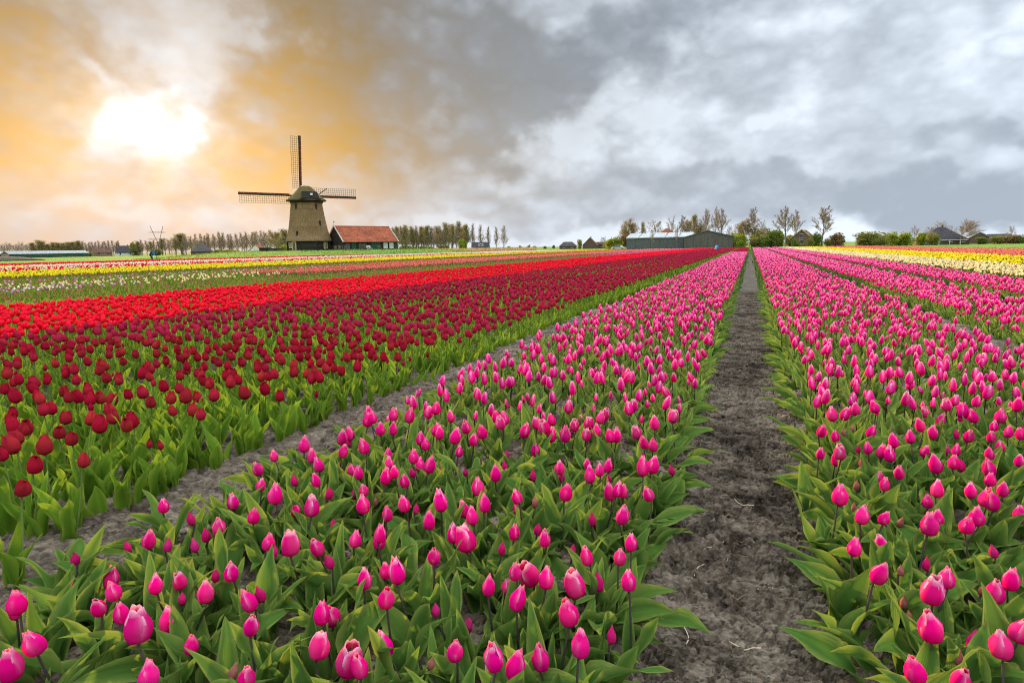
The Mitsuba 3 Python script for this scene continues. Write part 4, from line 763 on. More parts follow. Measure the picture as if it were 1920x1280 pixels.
def leaf(seed, kind, nt=13, nu=5, splay=False):
    g = np.random.default_rng(seed); t, u = np.linspace(0, 1, nt), np.linspace(-1, 1, nu)
    if kind == 'pink': L, W, a0, a1 = g.uniform(.20, .28), g.uniform(.024, .039), g.uniform(.05, .38), g.uniform(.35, 1.35)
    else: L, W, a0, a1 = g.uniform(.21, .32), g.uniform(.025, .040), g.uniform(.03, .26), g.uniform(.3, 1.15)
    if splay: L, W, a0, a1 = g.uniform(.24, .32), g.uniform(.030, .044), g.uniform(.35, .8), g.uniform(1.25, 1.9)
    th = a0+(a1-a0)*t**g.uniform(1.2, 2.2)
    cx, cz = np.concatenate([[0], np.cumsum(np.sin(th[:-1]))])*L/(nt-1), np.concatenate([[0], np.cumsum(np.cos(th[:-1]))])*L/(nt-1)
    w = W*np.clip(np.sin(np.pi*np.clip(.07+.93*t**.72, 0, 1)), 0, 1)**.8; w[0] = W*.32; w[-1] = .0006
    ph, fr, tw, side = g.uniform(0, 6.28), g.uniform(5, 11), g.normal()*.55, g.normal()*.035
    fold = g.uniform(.25, .75)*(1-.55*t)+.12
    U, Tt = np.meshgrid(u, np.arange(nt)); U, k = U.ravel(), Tt.ravel()
    tt = t[k]; wave = (np.abs(U)**2)*np.sin(fr*tt+ph+U*1.1)*W*.52*np.sin(np.pi*tt)
    nx, nz = -np.cos(th)[k], np.sin(th)[k]
    rise = np.abs(U)**1.6*w[k]*fold[k]+wave; s = U*w[k]*np.sqrt(np.clip(1-fold[k]**2*.5, .2, 1)); q = tw*tt
    yy, rr = s*np.cos(q)-rise*np.sin(q), s*np.sin(q)+rise*np.cos(q)
    P = np.column_stack([.006+cx[k]+nx*rr, yy+side*tt**2*4*L, cz[k]+nz*rr])
    lo, hi, ed = ((.056, .155, .030), (.160, .300, .052), (.40, .48, .11)) if kind == 'pink' else ((.095, .21, .018), (.22, .40, .036), (.42, .54, .07))
    m = g.random(); c = mixc(lo, hi, np.clip(m*.7+.3*tt, 0, 1))*(1+.13*np.sin(U*17+seed))[:, None]
    c = mixc(c*0+[.30, .33, .20], c, np.clip(tt*7, .25, 1)); e = np.clip(np.abs(U)-.8, 0, .2)*5
    c = c*(1-(.55*e)[:, None])+np.array(ed)*(.55*e)[:, None]; tipc = sstep(.93, 1, tt)*g.random()
    c = c*(1-tipc[:, None]*.6)+np.array([.33, .22, .08])*tipc[:, None]*.6
    i, j = np.meshgrid(np.arange(nt-1), np.arange(nu-1), indexing='ij')
    return P, np.stack([i*nu+j, i*nu+j+1, (i+1)*nu+j+1, (i+1)*nu+j], -1).reshape(-1, 4), np.clip(c, 0, 1)

LEAF_UV = np.array([[u, v] for v in np.linspace(0, 1, 13) for u in np.linspace(0, 1, 5)])
# shape groups of the near plants
NF = {'pink': 9, 'pink_open': 4, 'bud': 3, 'green_bud': 3, 'dark': 9, 'dark_bud': 2}
def petals_group(key, kind, seed):
    d = {'type': 'shapegroup'}
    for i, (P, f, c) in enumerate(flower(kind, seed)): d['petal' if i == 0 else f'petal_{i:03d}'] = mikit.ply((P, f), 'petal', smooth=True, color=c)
    scene[key] = d
for kind, n in NF.items():
    for i in range(n): petals_group(f'group_{kind}_{i}', kind, 100*len(kind)+7*i)
NL = {'pink': 24, 'dark': 14}       # the last six of the pink leaves sprawl
for kind, n in NL.items():
    for i in range(n):
        P, f, c = leaf(1000+i*13+len(kind), kind, splay=kind == 'pink' and i >= 18)
        scene[f'group_leaf_{kind}_{i}'] = {'type': 'shapegroup', 'leaf': mikit.ply((P, f), 'leaf', smooth=True, color=c, uv=LEAF_UV)}
for kind, ca, cb in (('pink', (.050, .040, .040), (.085, .060, .055)), ('dark', (.16, .24, .05), (.12, .20, .04))):
    t = np.linspace(0, 1, 7); P, f = tube(np.column_stack([.02*t**2, .008*np.sin(t*4), t]), .0036-.0008*t, 7, False)
    c = mixc(np.array([.12, .17, .06]), ca, sstep(.1, .5, P[:, 2])); c = mixc(c, cb, sstep(.6, 1, P[:, 2]))
    scene[f'group_stem_{kind}'] = {'type': 'shapegroup', 'stem': mikit.ply((P, f), 'stem', smooth=True, color=c)}

def whole(kind, seed, main, edge, lk, zf, R, Hh, nl, bloom=1.0):
    """A complete small plant in one skin, for the beds a few metres off."""
    g = np.random.default_rng(seed); mb = MB()
    if bloom > 0:
        m = np.array(main)*g.uniform(.85, 1.12)*np.array([1, g.uniform(.8, 1.3), g.uniform(.85, 1.15)])
        ns, t = 9, np.array([0, .14, .38, .68, .90, 1.0]); pr = np.array([.30, .80, 1.0, .84, .52, .16] if lk == 'pink' else [.34, .84, 1.0, .94, .74, .30])*R*bloom; a = np.arange(ns)*2*np.pi/ns+g.uniform(0, 6)
        lob = 1+.10*np.cos(3*a+.4)
        zz = zf-Hh*.5*bloom+t[:, None]*Hh*bloom+np.where(t[:, None] > .8, .008*np.cos(3*a+2)[None], 0)
        tl = g.normal(0, .16, 2)
        ring = np.stack([pr[:, None]*np.cos(a)*lob+(zz-zf)*tl[0], pr[:, None]*np.sin(a)*lob+(zz-zf)*tl[1], zz+0*a], -1)
        e = np.clip(.66*sstep(.6, 1, t)[:, None]*(.2+.8*(np.arange(ns) % 3 == 0))+.26*sstep(.1, .6, t)[:, None]*(np.arange(ns) % 3 == 0), 0, 1).ravel()
        v, f = loft(ring); c = mixc(m, edge, np.concatenate([e, [0, .8]])); mb.add(v, f, np.clip(c, 0, .95))
        sc = (.06, .05, .045) if lk == 'pink' else (.15, .22, .05)
        sv, sf = tube([[0, 0, 0], [g.normal()*.01, g.normal()*.01, zf-Hh*.45*bloom]], .0034, 3, False); mb.add(sv, sf, np.array(sc))
    a0 = g.uniform(0, 6.28)
    for i in range(nl):
        P, f, c = leaf(seed*17+i*5+3, lk, nt=6, nu=3); mb.add(P@M4(rz=a0+i*2.4+g.normal()*.4)[:3, :3].T*([1.1, 1.1, g.uniform(.95, 1.25)] if lk == 'pink' else [1, 1, g.uniform(.8, 1.05)]), f, c)
    return mb
SORTS = {  # colour, petal edge, leaf kind, height of bloom, radius, height, second colours
 'pink': (PINK*[.95, 1, 1.16], PINK_E, 'pink', .325, .0240, .076), 'dark_red': (DARK*[1.05, 1.6, 1.5], (.34, .03, .07), 'dark', .40, .028, .066),
 'bright_red': ((.82, .008, .034), (.86, .05, .07), 'dark', .37, .030, .062), 'cream': ((.85, .72, .36), (.90, .82, .56), 'pink', .36, .030, .066),
 'yellow': ((.85, .70, .015), (.90, .80, .10), 'pink', .36, .028, .062), 'salmon': ((.78, .16, .12), (.84, .36, .27), 'pink', .36, .028, .060),
 'green': ((.55, .18, .15), (.50, .28, .18), 'dark', .345, .016, .050), 'lilac': ((.66, .34, .52), (.80, .66, .70), 'dark', .37, .028, .062),
 'white': ((.80, .76, .58), (.86, .83, .70), 'dark', .37, .027, .062), 'orange': ((.80, .27, .015), (.82, .45, .03), 'dark', .36, .028, .062)}
NV = {k: 12 if k in ('pink', 'dark_red', 'bright_red') else 7 for k in SORTS}
for k, (m, e, lk, zf, R, Hh) in SORTS.items():
    for i in range(NV[k]):
        b = 1.0
        if k == 'green': b = (0, .7, 0, .6, 0, 1.2, 0)[i]
        if k == 'pink' and i >= 8: b = .62
        mb = whole(k, 300+i*3+len(k)*41, m, e, lk, zf*(1 if b == 1 else .86), R, Hh, 6, b)
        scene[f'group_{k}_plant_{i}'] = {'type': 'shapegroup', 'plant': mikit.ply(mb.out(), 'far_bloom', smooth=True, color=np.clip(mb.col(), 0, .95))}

# ---- single tulips in the foreground, each at its own spot: picture x, y of the bloom and its height in the photograph
HERO_B = """514.5,925,45 472,965,36 409.6,983.5,40 433.7,1068,45 384,1107.5,51 339,1086,36o 473.5,1125,43 467,1167,47 499,1014,38 544,1018,56o 583,948.6,44o 595,899,28 584,853,32 601,869.6,32
640,844,30 685,834,36 599,1021,41 672,884,31 683,915,27 682,943,43 721,892,36 739.5,883,29 760.6,900,30 727,962,32 759,942,38 664,1010,31 711,1000,39 746.6,1070,56 721.5,1115,50 683,1084,47
602,1149,50 594.6,1210.6,59o 649,1229.6,79o 678,1246,47 460,1266,50 852.6,1215,47 804,974.5,40 814.5,1036,40 828,938.6,47 878.5,1010,56o 886,966.6,39 896.5,910.5,41 802,870,36 774,854,32 860,845,25
1209.6,827,29 1205,875,40 1222,871,38 1124,880,29 1106.5,890,36 1145,920,39 1157,916,34 1220,923,33 1164.7,963,43 1183,1016,38 1162,1039,32 1180,1086.6,47 1103,1041.7,40 1088,1207,62 930,886,36 973,929,32
1058,920,40 1050,874,33 910,943,38 1021,1006,40 963,995,36 966,1068,38 1001,1068,55o 1022,1083,48 1083,1092,62o 1071,1144,62 965,1123,50 915,1097,42 928,1227,65 960,1247,60
30,1128,55 72,1200,56 18,1243,75 256,1172,76o 229,1147,45 187,1131,42 215,1104,40 290,1095,34 275,1265,60
385,1001,32b 366,1021,31b 401,1077,34b 340,1119,30b 622,1049,33b 625,981,27b 613,926,29b 664,925,24b 705,937,22g 431,1259,38g 817,1140,34b 878.5,1164,38b 807,1240,30g 835,1233,29g 873,881,22b 1000,890,26b 940,1027,28b
1006,990,28b 1123,1091,41b 1146,1190,38b 1261,879,24b 1143,894,19b 774,885,22b"""
HERO_R = """1537.8,805.5,28 1568,816,24 1538.6,847,26 1575,845,35o 1630,808,26 1629,839.6,25 1651,843.7,32 1670,850,35 1678.7,826,29 1709,818,29 1729.5,796.6,28 1747.8,808,32 1762,783.6,26 1759,870,39 1789,863.6,34 1757,916,37
1687,882,32 1658,906,29 1575,925.7,47 1615,964,41 1601.5,1024,41 1641,1070.7,48 1745.7,980,54 1745.7,1103,63o 1774,1081,47 1752,1171,71 1722.6,1253.5,60 1796,1264,45 1882,1205,65 1865.6,1104,55 1896,1085,49 1833,966,43
1812,981,41 1850,930,45 1864,936,42 1880,915,33 1858,876,37 1857,849,28 1910,861.5,25 1913.5,961,39 1815,813.6,30 1859.5,817,26 1863.5,797,24 1890,809,22 1876,835,24 1829,780,28
1617,866,24b 1805,871,27b 1822,1198,42b 1868,1032,30b 1690,1067,25g 1695,1126,30g 1707,1152,26g 1794.5,1227,39g 1839,1103,26g 1685,975,25g 1606,907,24g"""
HERO_D = """42,915,33 63,871,36 82,836,37 27,834,36 185,796,37 156,864,27 131,822,27 110,810,26 48,801,30 247,788,33 238,795,28 122,783,27 25,799,30 210,769,26 167,748,27 67,716,25 270,735,25 264,699,28 375,777,23 362,768,26
326,770,20 348,743,29 319,746,25 400,741,25 461,736,27 498,728,26 524,742,23 584,710,21 302,833,20b 279,830,20b 5,850,30 12,700,24 30,742,30 98,765,26 82,768,24 190,745,25"""
NEAR = []            # (bed, x, y, bloom height z, size factor, kind) of each single tulip
for src, kind0, zf in ((HERO_B, 'pink', .33), (HERO_R, 'pink', .33), (HERO_D, 'dark', .405)):
    for w in src.split():
        x, y, h = w.split(','); k = kind0
        if h[-1] in 'obg': k = {'o': 'pink_open', 'b': 'bud' if kind0 == 'pink' else 'dark_bud', 'g': 'green_bud'}[h[-1]]; h = h[:-1]
        z0 = zf-(.06 if 'bud' in k else 0)+.02*math.sin(float(x)*1.7); d = ray(float(x), float(y)); P = EYE+d*(H-z0)/-d[2]
        dep = (P-EYE)@FW; size = float(h)*dep/F/{'pink': .078, 'pink_open': .074, 'bud': .05, 'green_bud': .046, 'dark': .068, 'dark_bud': .05}[k]
        NEAR.append((P[0], P[1], z0, float(np.clip(size*.93, .72, 1.22)), k, True))
HERO_XY = np.array([[q[0], q[1]] for q in NEAR])

# beds: x range, y range, sort, colour plan by distance, density
BEDS = [(-1.96, -.30, .75, 68, 'pink', 54), (.34, 2.12, .75, FIELD_END, 'pink', 54), (2.55, 3.82, 1.5, FIELD_END, 'pink', 62), (4.32, 5.75, 3, FIELD_END, 'pink', 62), (-2.0, -.3, 68.6, FIELD_END, 'maroon', 50),
        (6.0, 8.5, 6, FIELD_END, 'cream', 55), (8.75, 10.8, 8, FIELD_END, 'yellow', 50), (11.05, 13.1, 10, FIELD_END, 'yellow', 50), (13.4, 16.2, 12, FIELD_END, 'salmon', 50), (16.5, 19.3, 14, FIELD_END, 'salmon', 50), (19.6, 21.9, 16, FIELD_END, 'salmon', 50),
        (-4.52, -2.45, 1.0, FIELD_END, 'dark_red', 50), (-6.88, -4.76, 1.5, FIELD_END, 'dark_red', 48), (-9.22, -7.1, 2, FIELD_END, 'bright_red', 62), (-11.55, -9.44, 3, FIELD_END, 'bright_red', 62),
        (-13.9, -11.8, 4, FIELD_END, 'green', 55), (-16.2, -14.1, 5, FIELD_END, 'green', 55), (-18.6, -16.5, 5, FIELD_END, 'mixed', 50), (-20.9, -18.8, 6, FIELD_END, 'mixed', 50),
        (-23.3, -21.2, 7, FIELD_END, 'sparse', 45), (-25.7, -23.6, 8, FIELD_END, 'green', 45), (-28.2, -26, 9, FIELD_END, 'green', 45)]
for i in range(4): BEDS.append((-31-i*2.55, -28.6-i*2.55, 10+i, FIELD_END, 'yellow_far', 45))
for i in range(4): BEDS.append((-41.3-i*2.5, -39-i*2.5, 14+i, FIELD_END, 'redwhite', 45))
for i in range(4): BEDS.append((-51.6-i*2.5, -49.3-i*2.5, 18+i, FIELD_END, 'whiteyellow', 45))
for i in range(6): BEDS.append((-62.5-i*2.75, -60-i*2.75, 22+i, FIELD_END, 'redfar', 45))
def sort_at(plan, x, y, r):
    if plan == 'maroon': return 'dark_red'
    if plan == 'mixed':
        if y < 9.5+3*math.sin(x): return 'lilac' if r < .22 else ('white' if r < .36 else 'green')
        if y < 19: return 'cream' if r < .20 else 'green'
        return 'salmon'
    if plan == 'sparse':
        return ('lilac' if r < .13 else 'green') if y < 30 else ('salmon' if r < .6 else 'green')
    if plan == 'green': return 'green' if (y < 60 or r < .6 or x < -20) else 'pink'
    if plan == 'yellow_far': return 'yellow' if y < 75 or r < .35 else 'orange'
    if plan == 'redwhite': return ('bright_red' if r < .62 else 'white') if y < 90 else ('white' if r < .8 else 'salmon')
    if plan == 'whiteyellow': return 'yellow' if y < 30 and r < .6 else ('white' if r < .82 else 'cream')
    if plan == 'redfar': return 'bright_red' if r < .85 else 'salmon'
    return plan
AZ0, AZ1 = math.radians(-71), math.radians(28)
g = np.random.default_rng(77)
LOD1, LOD2 = [], []       # (x, y, sort)
LOWLEAF = []
for (x0, x1, y0, y1, plan, dens) in BEDS:
    y = y0
    while y < y1:
        dmid = math.hypot(min(abs(x0), abs(x1)), y); step = 1.0 if y < 30 else 2.0
        dn = dens*min(1, (15/max(dmid, 1e-3)))**1.3
        c = 1/math.sqrt(max(dn, .5)); nx = max(1, round((x1-x0)/c)); ny = max(1, round(step/c))
        if step/c < 1 and g.random() > step/c: y += step; continue
        ix, iy = np.meshgrid(np.arange(nx), np.arange(ny)); ix, iy = ix.ravel(), iy.ravel(); n = len(ix)
        px, py = x0+(x1-x0)*(ix+.5+g.uniform(-.48, .48, n))/nx, y+step*(iy+.5+g.uniform(-.6, .6, n))/ny
        kp = g.random(n) > .10; px, py, n = px[kp], py[kp], kp.sum()
        az = np.arctan2(px, py); ok = (az > AZ0) & (az < AZ1)
        for X, Y, r in zip(px[ok], py[ok], g.random(ok.sum())):
            s = sort_at(plan, X, Y, r)
            (LOD1 if math.hypot(X, Y) < 17 else LOD2).append((X, Y, s))
        y += step
# near zone: keep random plants away from the hand-placed blooms; in front of them only leafy plants
px_, py_, pz_ = proj(np.array([[x, y, .33] for x, y, s in LOD1]))
hx, hy, _ = proj(np.column_stack([HERO_XY, np.full(len(HERO_XY), .33)]))
tree_h = cKDTree(HERO_XY)
dh, _k = tree_h.query(np.array([[x, y] for x, y, s in LOD1]))
mid = []
for i, (x, y, s) in enumerate(LOD1):
    covered = (s == 'pink' and py_[i] > (825 if px_[i] < 1300 else 775) and -20 < px_[i] < 1940) or (s == 'dark_red' and -4.2 < x and px_[i] < 590 and py_[i] > 700)
    if covered: LOWLEAF.append((x, y, s)); continue
    mid.append((x, y, s, px_[i], py_[i], pz_[i]))
# the nearest of the others become single tulips with parts too, 300 of each sort in all
def in_view(q): return -5 < q[3] < 1925 and q[4] < 1300
for srt, want in (('pink', 95), ('dark_red', 66)):
    pool = [i for i, q in enumerate(LOWLEAF) if q[2] == srt]; g.shuffle(pool); got = 0
    for i in pool:
        x, y = LOWLEAF[i][:2]; ax, ay, az_ = proj(np.array([[x, y, .3]]))
        if got >= want or not (0 < ax[0] < 1920 and ay[0] < 1275) or (srt == 'dark_red' and x > -2.7): continue
        if min((q[0]-x)**2+(q[1]-y)**2 for q in NEAR) < (.075 if srt == 'pink' else .10)**2: continue
        r = g.random(); k = ('bud' if r < .35 else ('green_bud' if r < .45 else 'pink')) if srt == 'pink' else ('dark_bud' if r < .12 else 'dark')
        NEAR.append((x, y, g.uniform(.25, .31) if srt == 'pink' else g.uniform(.36, .42), g.uniform(.66, .9) if k == 'pink' else g.uniform(.85, 1.1), k, False)); got += 1
single_sort = {}
for s in ('pink', 'dark_red', 'bright_red', 'cream', 'yellow'):
    c = sorted([q for q in mid if q[2] == s and in_view(q)], key=lambda q: q[5])
    n = 300-sum(1 for q in NEAR if q[4].startswith('dark') == (s == 'dark_red')) if s in ('pink', 'dark_red') else 300
    single_sort[s] = c[:n]
taken = {id(q) for c in single_sort.values() for q in c}
for s in ('pink', 'dark_red'):
    for q in single_sort[s]:
        k = 'pink' if s == 'pink' else 'dark'; r = g.random()
        if r < .12: k = 'bud' if s == 'pink' else 'dark_bud'
        elif s == 'pink' and r < .3: k = 'pink_open'
        NEAR.append((q[0], q[1], SORTS[s][3]*g.uniform(.90, 1.08)-(.05 if 'bud' in k else 0), g.uniform(.82, 1.08), k, False))

def put_tulip(key, x, y, z0, size, kind, g):
    lk = 'dark' if kind.startswith('dark') else 'pink'; half = {'pink': .038, 'pink_open': .036, 'bud': .025, 'green_bud': .023, 'dark': .033, 'dark_bud': .025}[kind]*size
    lean = g.normal(0, .035, 2); base = float(soil_height(np.array([x]), np.array([y]))[0])*.7 if abs(x) < 3.4 and y < 10 else 0.0
    top = np.array([x, y, z0-half]); foot = np.array([x-lean[0], y-lean[1], base-.005])
    a = g.uniform(0, 6.28); ax = top-foot; L = ax[2]
    bend = .02*np.array([math.cos(a), math.sin(a)])
    S = np.eye(4); S[:3, 0] = [math.cos(a), math.sin(a), 0]; S[:3, 1] = [-math.sin(a), math.cos(a), 0]; S[:3, 2] = [ax[0]-bend[0], ax[1]-bend[1], L]; S[:3, 3] = foot
    inst(f'{key}__stem', f'group_stem_{lk}', S)
    tl = g.normal(0, .15, 2)+lean*1.2; B = M4(rz=g.uniform(0, 6.28))
    B[:3, :3] = np.array([[1, 0, tl[0]], [0, 1, tl[1]], [-tl[0], -tl[1], 1]])@B[:3, :3]*size; B[:3, 3] = top-[0, 0, .002]
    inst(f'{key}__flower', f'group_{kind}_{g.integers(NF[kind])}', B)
    put_leaves(key, foot, lk, g, 3+(g.random() < .5))
def put_leaves(key, foot, lk, g, n, scale=1.0):
    a0 = g.uniform(0, 6.28)
    for i in range(n):
        Lm = M4(*foot, a0+i*2.3+g.normal()*.35); Lm[:3, :3] *= scale*g.uniform(.85, 1.15)*(1 if i < 2 else .86)
        inst(numbered(f'{key}__leaf'), f'group_leaf_{lk}_{g.integers(NL[lk])}', Lm)
g = np.random.default_rng(123)
_x, _y, _z = proj(np.array([[q[0], q[1], q[2]] for q in NEAR]))
LOOK = {'pink': ('slim pink tulip', 'full pink tulip', 'egg-shaped pink tulip'), 'pink_open': ('wide pink tulip with pale tip',)*3, 'bud': ('narrow pink tulip bud',)*3, 'green_bud': ('dull pink tulip bud',)*3,
        'dark': ('dark red tulip',)*3, 'dark_bud': ('dark red tulip bud',)*3}
ORD = 'first second third fourth fifth sixth seventh eighth ninth tenth eleventh twelfth thirteenth fourteenth fifteenth sixteenth seventeenth eighteenth nineteenth twentieth twenty-first twenty-second twenty-third twenty-fourth twenty-fifth twenty-sixth twenty-seventh twenty-eighth twenty-ninth thirtieth thirty-first thirty-second thirty-third thirty-fourth thirty-fifth'.split()
def row_of(i, q):
    side = 'dark' if q[4].startswith('dark') else ('right' if q[0] > 0 else 'left')
    return side, int((1300-_y[i])//(58 if side != 'dark' else 40))
rows = {}
for i, q in enumerate(NEAR):
    if 0 < _x[i] < 1920 and _y[i] < 1280 and (_y[i] > 850 or q[4].startswith('dark') and _y[i] > 760): rows.setdefault(row_of(i, q), []).append(i)
first = {s: min(r for t, r in rows if t == s) for s in ('dark', 'left', 'right')}
hero = {}
for (side, r), ids in rows.items():
    for n, i in enumerate(sorted(ids, key=lambda i: _x[i])):
        rw = 'lowest' if r == first[side] else ORD[r-first[side]]+' lowest'
        hero[i] = f"{LOOK[NEAR[i][4]][i % 3]}, {ORD[n] if n < 35 else 'rightmost'} from left in {rw} row {'left of path' if side == 'left' else ('right of path' if side == 'right' else 'of dark red bed')}"
for i, q in enumerate(NEAR):
    dark = q[4].startswith('dark'); name = numbered('dark_red_tulip' if dark else 'pink_tulip')
    if i in hero: labels[name] = {'label': hero[i], 'category': 'tulip', 'group': 'dark red tulips in the front rows' if dark else 'pink tulips in the foreground'}
    else:
        z = ('left of the bare path', 'right of the bare path', 'beyond the right furrow')[0 if q[0] < 0 else (1 if q[0] < 2.3 else 2)]; bud = 'bud' if 'bud' in q[4] else 'bloom'
        labels[name] = {'label': f"dark red tulip {bud} among many alike in the dark red bed" if dark else f"pink tulip {bud} among many alike in the bed {z}", 'category': 'tulip',
                        'group': f"dark red tulip {bud}s of the dark red bed" if dark else f"pink tulip {bud}s {z}"}
    put_tulip(name, *q[:5], g)
# leafy plants between the foreground blooms: more leaves than anyone could count
k = 0
for (x, y, s) in LOWLEAF:
    if g.random() < .95:
        lk = 'pink' if s == 'pink' else 'dark'; base = float(soil_height(np.array([x]), np.array([y]))[0])*.7
        a0 = g.uniform(0, 6.28)
        for i in range(4 if lk == 'pink' else 3):
            k += 1; Lm = M4(x, y, base-.005, a0+i*1.75+g.normal()*.4); Lm[:3, :3] *= g.uniform(.8, 1.15)
            inst(f"{'tulip_leaves' if lk == 'pink' else 'upright_tulip_leaves'}__{k:05d}", f'group_leaf_{lk}_{g.integers(NL[lk])}', Lm)
# rows of broad leaves hanging over the bare strips
for lane, x0, sx, lk, y0, y1, n in (('l', -.36, 1, 'pink', .8, 14, 230), ('r', .36, -1, 'pink', .8, 14, 230), ('a', -1.96, -1, 'pink', .9, 10, 45), ('d', -2.45, 1, 'dark', 1.2, 12, 70)):
    for i in range(n):
        k += 1; y = y0+(y1-y0)*g.random()**1.4; Lm = M4(x0-sx*abs(g.normal())*.06, y, .03, (0 if sx > 0 else math.pi)+g.normal()*.75); Lm[:3, :3] *= g.uniform(.8, 1.2)
        inst(f"{'tulip_leaves' if lk == 'pink' else 'upright_tulip_leaves'}__{k:05d}", f'group_leaf_{lk}_{18+g.integers(6) if lk == "pink" and g.random() < .75 else g.integers(NL[lk])}', Lm)
labels['tulip_leaves'] = {'label': 'broad grey-green leaves filling the pink tulip beds along the path', 'category': 'tulip leaves', 'kind': 'stuff'}
labels['upright_tulip_leaves'] = {'label': 'tall light green leaves filling the front of the dark red bed', 'category': 'tulip leaves', 'kind': 'stuff'}

# ---- tulips a few metres off: the 300 largest of a sort one by one, the rest as one field
WORD = {'pink': 'pink', 'dark_red': 'dark red', 'bright_red': 'bright red', 'cream': 'cream', 'yellow': 'yellow', 'salmon': 'salmon pink', 'green': 'green-budded', 'lilac': 'lilac', 'white': 'white', 'orange': 'orange'}
for s in ('bright_red', 'cream', 'yellow'):
    for q in single_sort[s]:
        name = numbered(f'{s}_tulip')
        inst(name, f'group_{s}_plant_{g.integers(NV[s])}', M4(q[0], q[1], 0, g.uniform(0, 6.28))@np.diag([1, 1, g.uniform(.9, 1.08), 1]))
        where = {'bright_red': 'near edge of the bright red bed', 'cream': 'near edge of the cream bed on the right', 'yellow': 'near edge of the yellow bed on the right'}[s]
        labels[name] = {'label': f'{WORD[s]} tulip bloom among many alike at the {where}', 'category': 'tulip', 'group': f'{WORD[s]} tulips at the {where}'}
cnt = {}
for q in mid:
    if id(q) in taken: continue
    s = q[2]; cnt[s] = cnt.get(s, 0)+1; sc = g.uniform(.76, 1.1)
    Mx = M4(q[0], q[1], 0, g.uniform(0, 6.28))@np.diag([sc, sc, g.uniform(.88, 1.08), 1])
    inst(f'{s}_tulip_field__{cnt[s]:05d}', f'group_{s}_plant_{g.integers(NV[s])}', Mx)
# far blooms: one skin per sort
def far_skin(pts, s, g):
    m, e, lk, zf, R, Hh = SORTS[s]; P = np.array(pts); n = len(P); d = np.hypot(P[:, 0], P[:, 1]); k = np.clip((d/17)**.62, 1, 3.2); kz = np.clip(k, 1, 1.9)
    if s == 'green': k = k*np.where(g.random(n) < .7, .05, 1.0)
    a = np.arange(5)*2*np.pi/5; z = zf*g.uniform(.86, 1.06, n); a0 = g.uniform(0, 6.28, n)
    an = a[None]+a0[:, None]; rm = (R*k*g.uniform(.8, 1.1, n))[:, None]; h = (Hh*kz*g.uniform(.85, 1.1, n))
    z = z+(kz-1)*.01
    def ring(f, zz): return np.stack([P[:, :1]+rm*f*np.cos(an), P[:, 1:2]+rm*f*np.sin(an), np.repeat((z+h*zz)[:, None], 5, 1)], -1)
    r1, r2 = ring(1.0, -.22), ring(.72, .24); bot = np.column_stack([P, z-h*.5])[:, None]; top = np.column_stack([P, z+h*.5])[:, None]
    v = np.concatenate([r1, r2, bot, top], 1); j = np.arange(5); jn = (j+1) % 5
    f = np.vstack([np.stack([jn, j, 0*j+10], 1), np.stack([j, jn, jn+5], 1), np.stack([j, jn+5, j+5], 1), np.stack([j+5, jn+5, 0*j+11], 1)])
    col = np.array(m)*g.uniform(.8, 1.15, (n, 1))*g.uniform(.9, 1.1, (n, 3)); ce = np.array(e)*g.uniform(.85, 1.08, (n, 1))
    c = np.concatenate([np.repeat(col[:, None], 5, 1), np.repeat((col*.86+ce*.14)[:, None], 5, 1), col[:, None]*.9, ce[:, None]], 1)
    V, C = [v.reshape(-1, 3)], [c.reshape(-1, 3)]; Fc = [((np.arange(n)*12)[:, None, None]+f).reshape(-1, 3)]; off = n*12
    lo, hi = ((.055, .12, .03), (.14, .23, .06)) if lk == 'pink' else ((.09, .18, .02), (.22, .34, .05))
    for q in range(3 if s != 'green' else 4):    # leaf blades
        b = g.uniform(0, 6.28, n); w = (.02*k**.9)[:, None] if s != 'green' else .03*np.clip((d/17)**.6, 1, 3)[:, None]; t = np.stack([np.cos(b), np.sin(b)], 1); o = np.stack([-t[:, 1], t[:, 0]], 1)
        L = g.uniform(.5, .92, n)*zf; rch = g.uniform(.03, .13, n)[:, None]*np.clip(k, 1, 2)[:, None] if s != 'green' else g.uniform(.03, .15, n)[:, None]
        jit = g.normal(0, .06, (n, 2))*np.clip(k, 1, 3)[:, None] if s != 'green' else g.normal(0, .15, (n, 2))
        vv = np.stack([np.column_stack([P+jit-o*w*.5, 0*d]), np.column_stack([P+jit+t*rch*.5-o*w, L*.6]), np.column_stack([P+jit+t*rch, L]), np.column_stack([P+jit+t*rch*.5+o*w, L*.6])], 1)
        V.append(vv.reshape(-1, 3)); Fc.append(((np.arange(n)*4)[:, None, None]+np.array([[0, 1, 2], [0, 2, 3]])+off).reshape(-1, 3)); off += 4*n
        cl = np.array(lo)+(np.array(hi)-lo)*g.random((n, 1)); C.append(np.repeat(cl, 4, 0))
    return np.vstack(V), np.vstack(Fc), np.clip(np.vstack(C), 0, .95)
by = {}
for x, y, s in LOD2: by.setdefault(s, []).append((x, y))
for s, pts in by.items():
    V, Fc, C = far_skin(pts, s, g); scene[f'{s}_tulip_field'] = mikit.ply((V, Fc), 'far_bloom', smooth=False, color=C)
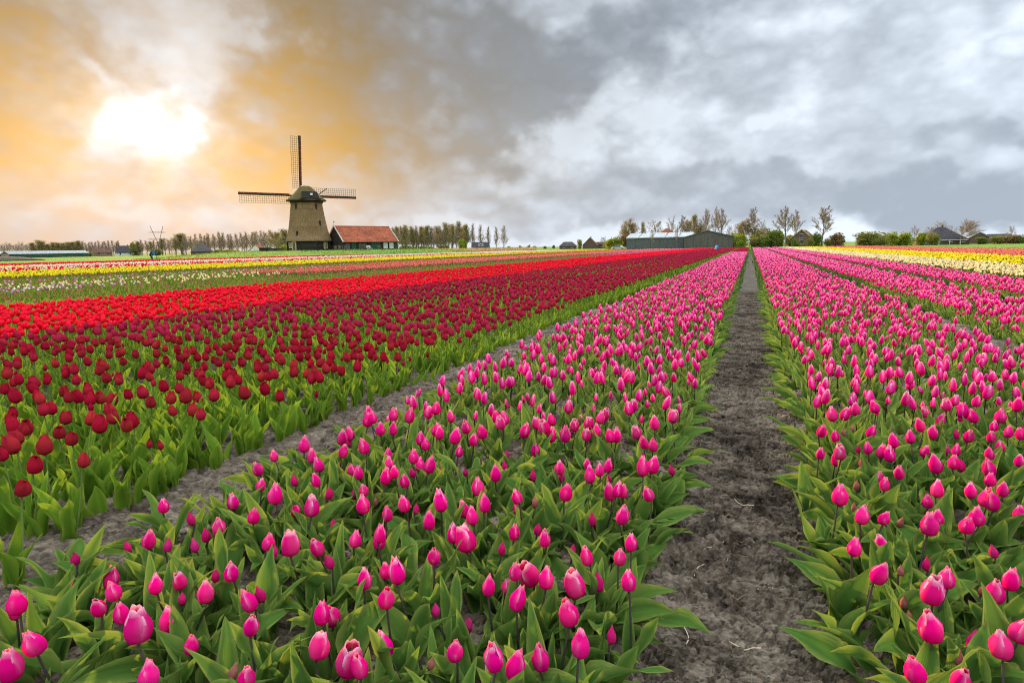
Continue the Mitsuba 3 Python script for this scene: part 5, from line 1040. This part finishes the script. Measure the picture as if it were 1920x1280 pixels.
FIELD_WORD = {'pink': 'long beds of pink tulips running to the far trees', 'dark_red': 'dark red tulips running far back beside the pink bed', 'bright_red': 'bright red tulips in broad strips on the left',
              'cream': 'cream tulips in a long strip on the right', 'yellow': 'yellow tulips in strips on both sides of the field', 'salmon': 'salmon pink tulips in the outer strips', 'green': 'green tulip plants with few reddish buds left of the red strip',
              'lilac': 'sparse lilac tulips at the left edge of the field', 'white': 'white tulips in pale strips on the left', 'orange': 'orange tulips far back in the yellow strip'}
for s in set(by) | set(cnt): labels[f'{s}_tulip_field'] = {'label': FIELD_WORD[s], 'category': 'tulips', 'kind': 'stuff'}

# low leaf cover of the beds farther back: a rough green hump along each bed
mb = MB()
for (x0, x1, y0, y1, plan, dens) in BEDS:
    ya = max(y0, 12.0); ys = [ya]
    while ys[-1] < y1: ys.append(ys[-1]+max(.22, ys[-1]*.012))
    ys[-1] = y1; ys = np.array(ys); prof = np.array([[0, 0], [.06, .55], [.2, .9], [.5, 1], [.8, .9], [.94, .55], [1, 0]])
    X, Y = np.meshgrid(x0-.1+(x1-x0+.2)*prof[:, 0], ys, indexing='ij'); Zh = np.repeat(prof[:, 1][:, None], len(ys), 1)*(.17 if plan not in ('green', 'sparse') else .2)
    az = np.arctan2(X.mean(0), Y.mean(0)); keep = (az > AZ0) & (az < AZ1)
    if keep.sum() < 3: continue
    i0 = np.argmax(keep); X, Y, Zh = X[:, i0:], Y[:, i0:], Zh[:, i0:]
    P = np.stack([X, Y, Zh], -1).reshape(-1, 3); nz = meshkit.noise(P*[7, 5, 0]); P[:, 2] = P[:, 2]*(.55+.7*nz)*sstep(12, 18, np.hypot(P[:, 0], P[:, 1])); P[:, 0] += .08*(meshkit.noise(P*[5, 3, 0], 4)-.5)
    lo, hi = ((.04, .085, .02), (.10, .17, .04)) if plan in ('pink', 'cream', 'yellow', 'salmon') else ((.06, .12, .015), (.17, .27, .035))
    mb.add(P, grid_faces(*X.shape), mixc(lo, hi, meshkit.noise(P*[9, 9, 30], 7)))
single('bed_foliage', mb, 'foliage', 'dense low tulip leaves covering the beds farther back', 'tulip leaves', kind='stuff', color=mb.col())
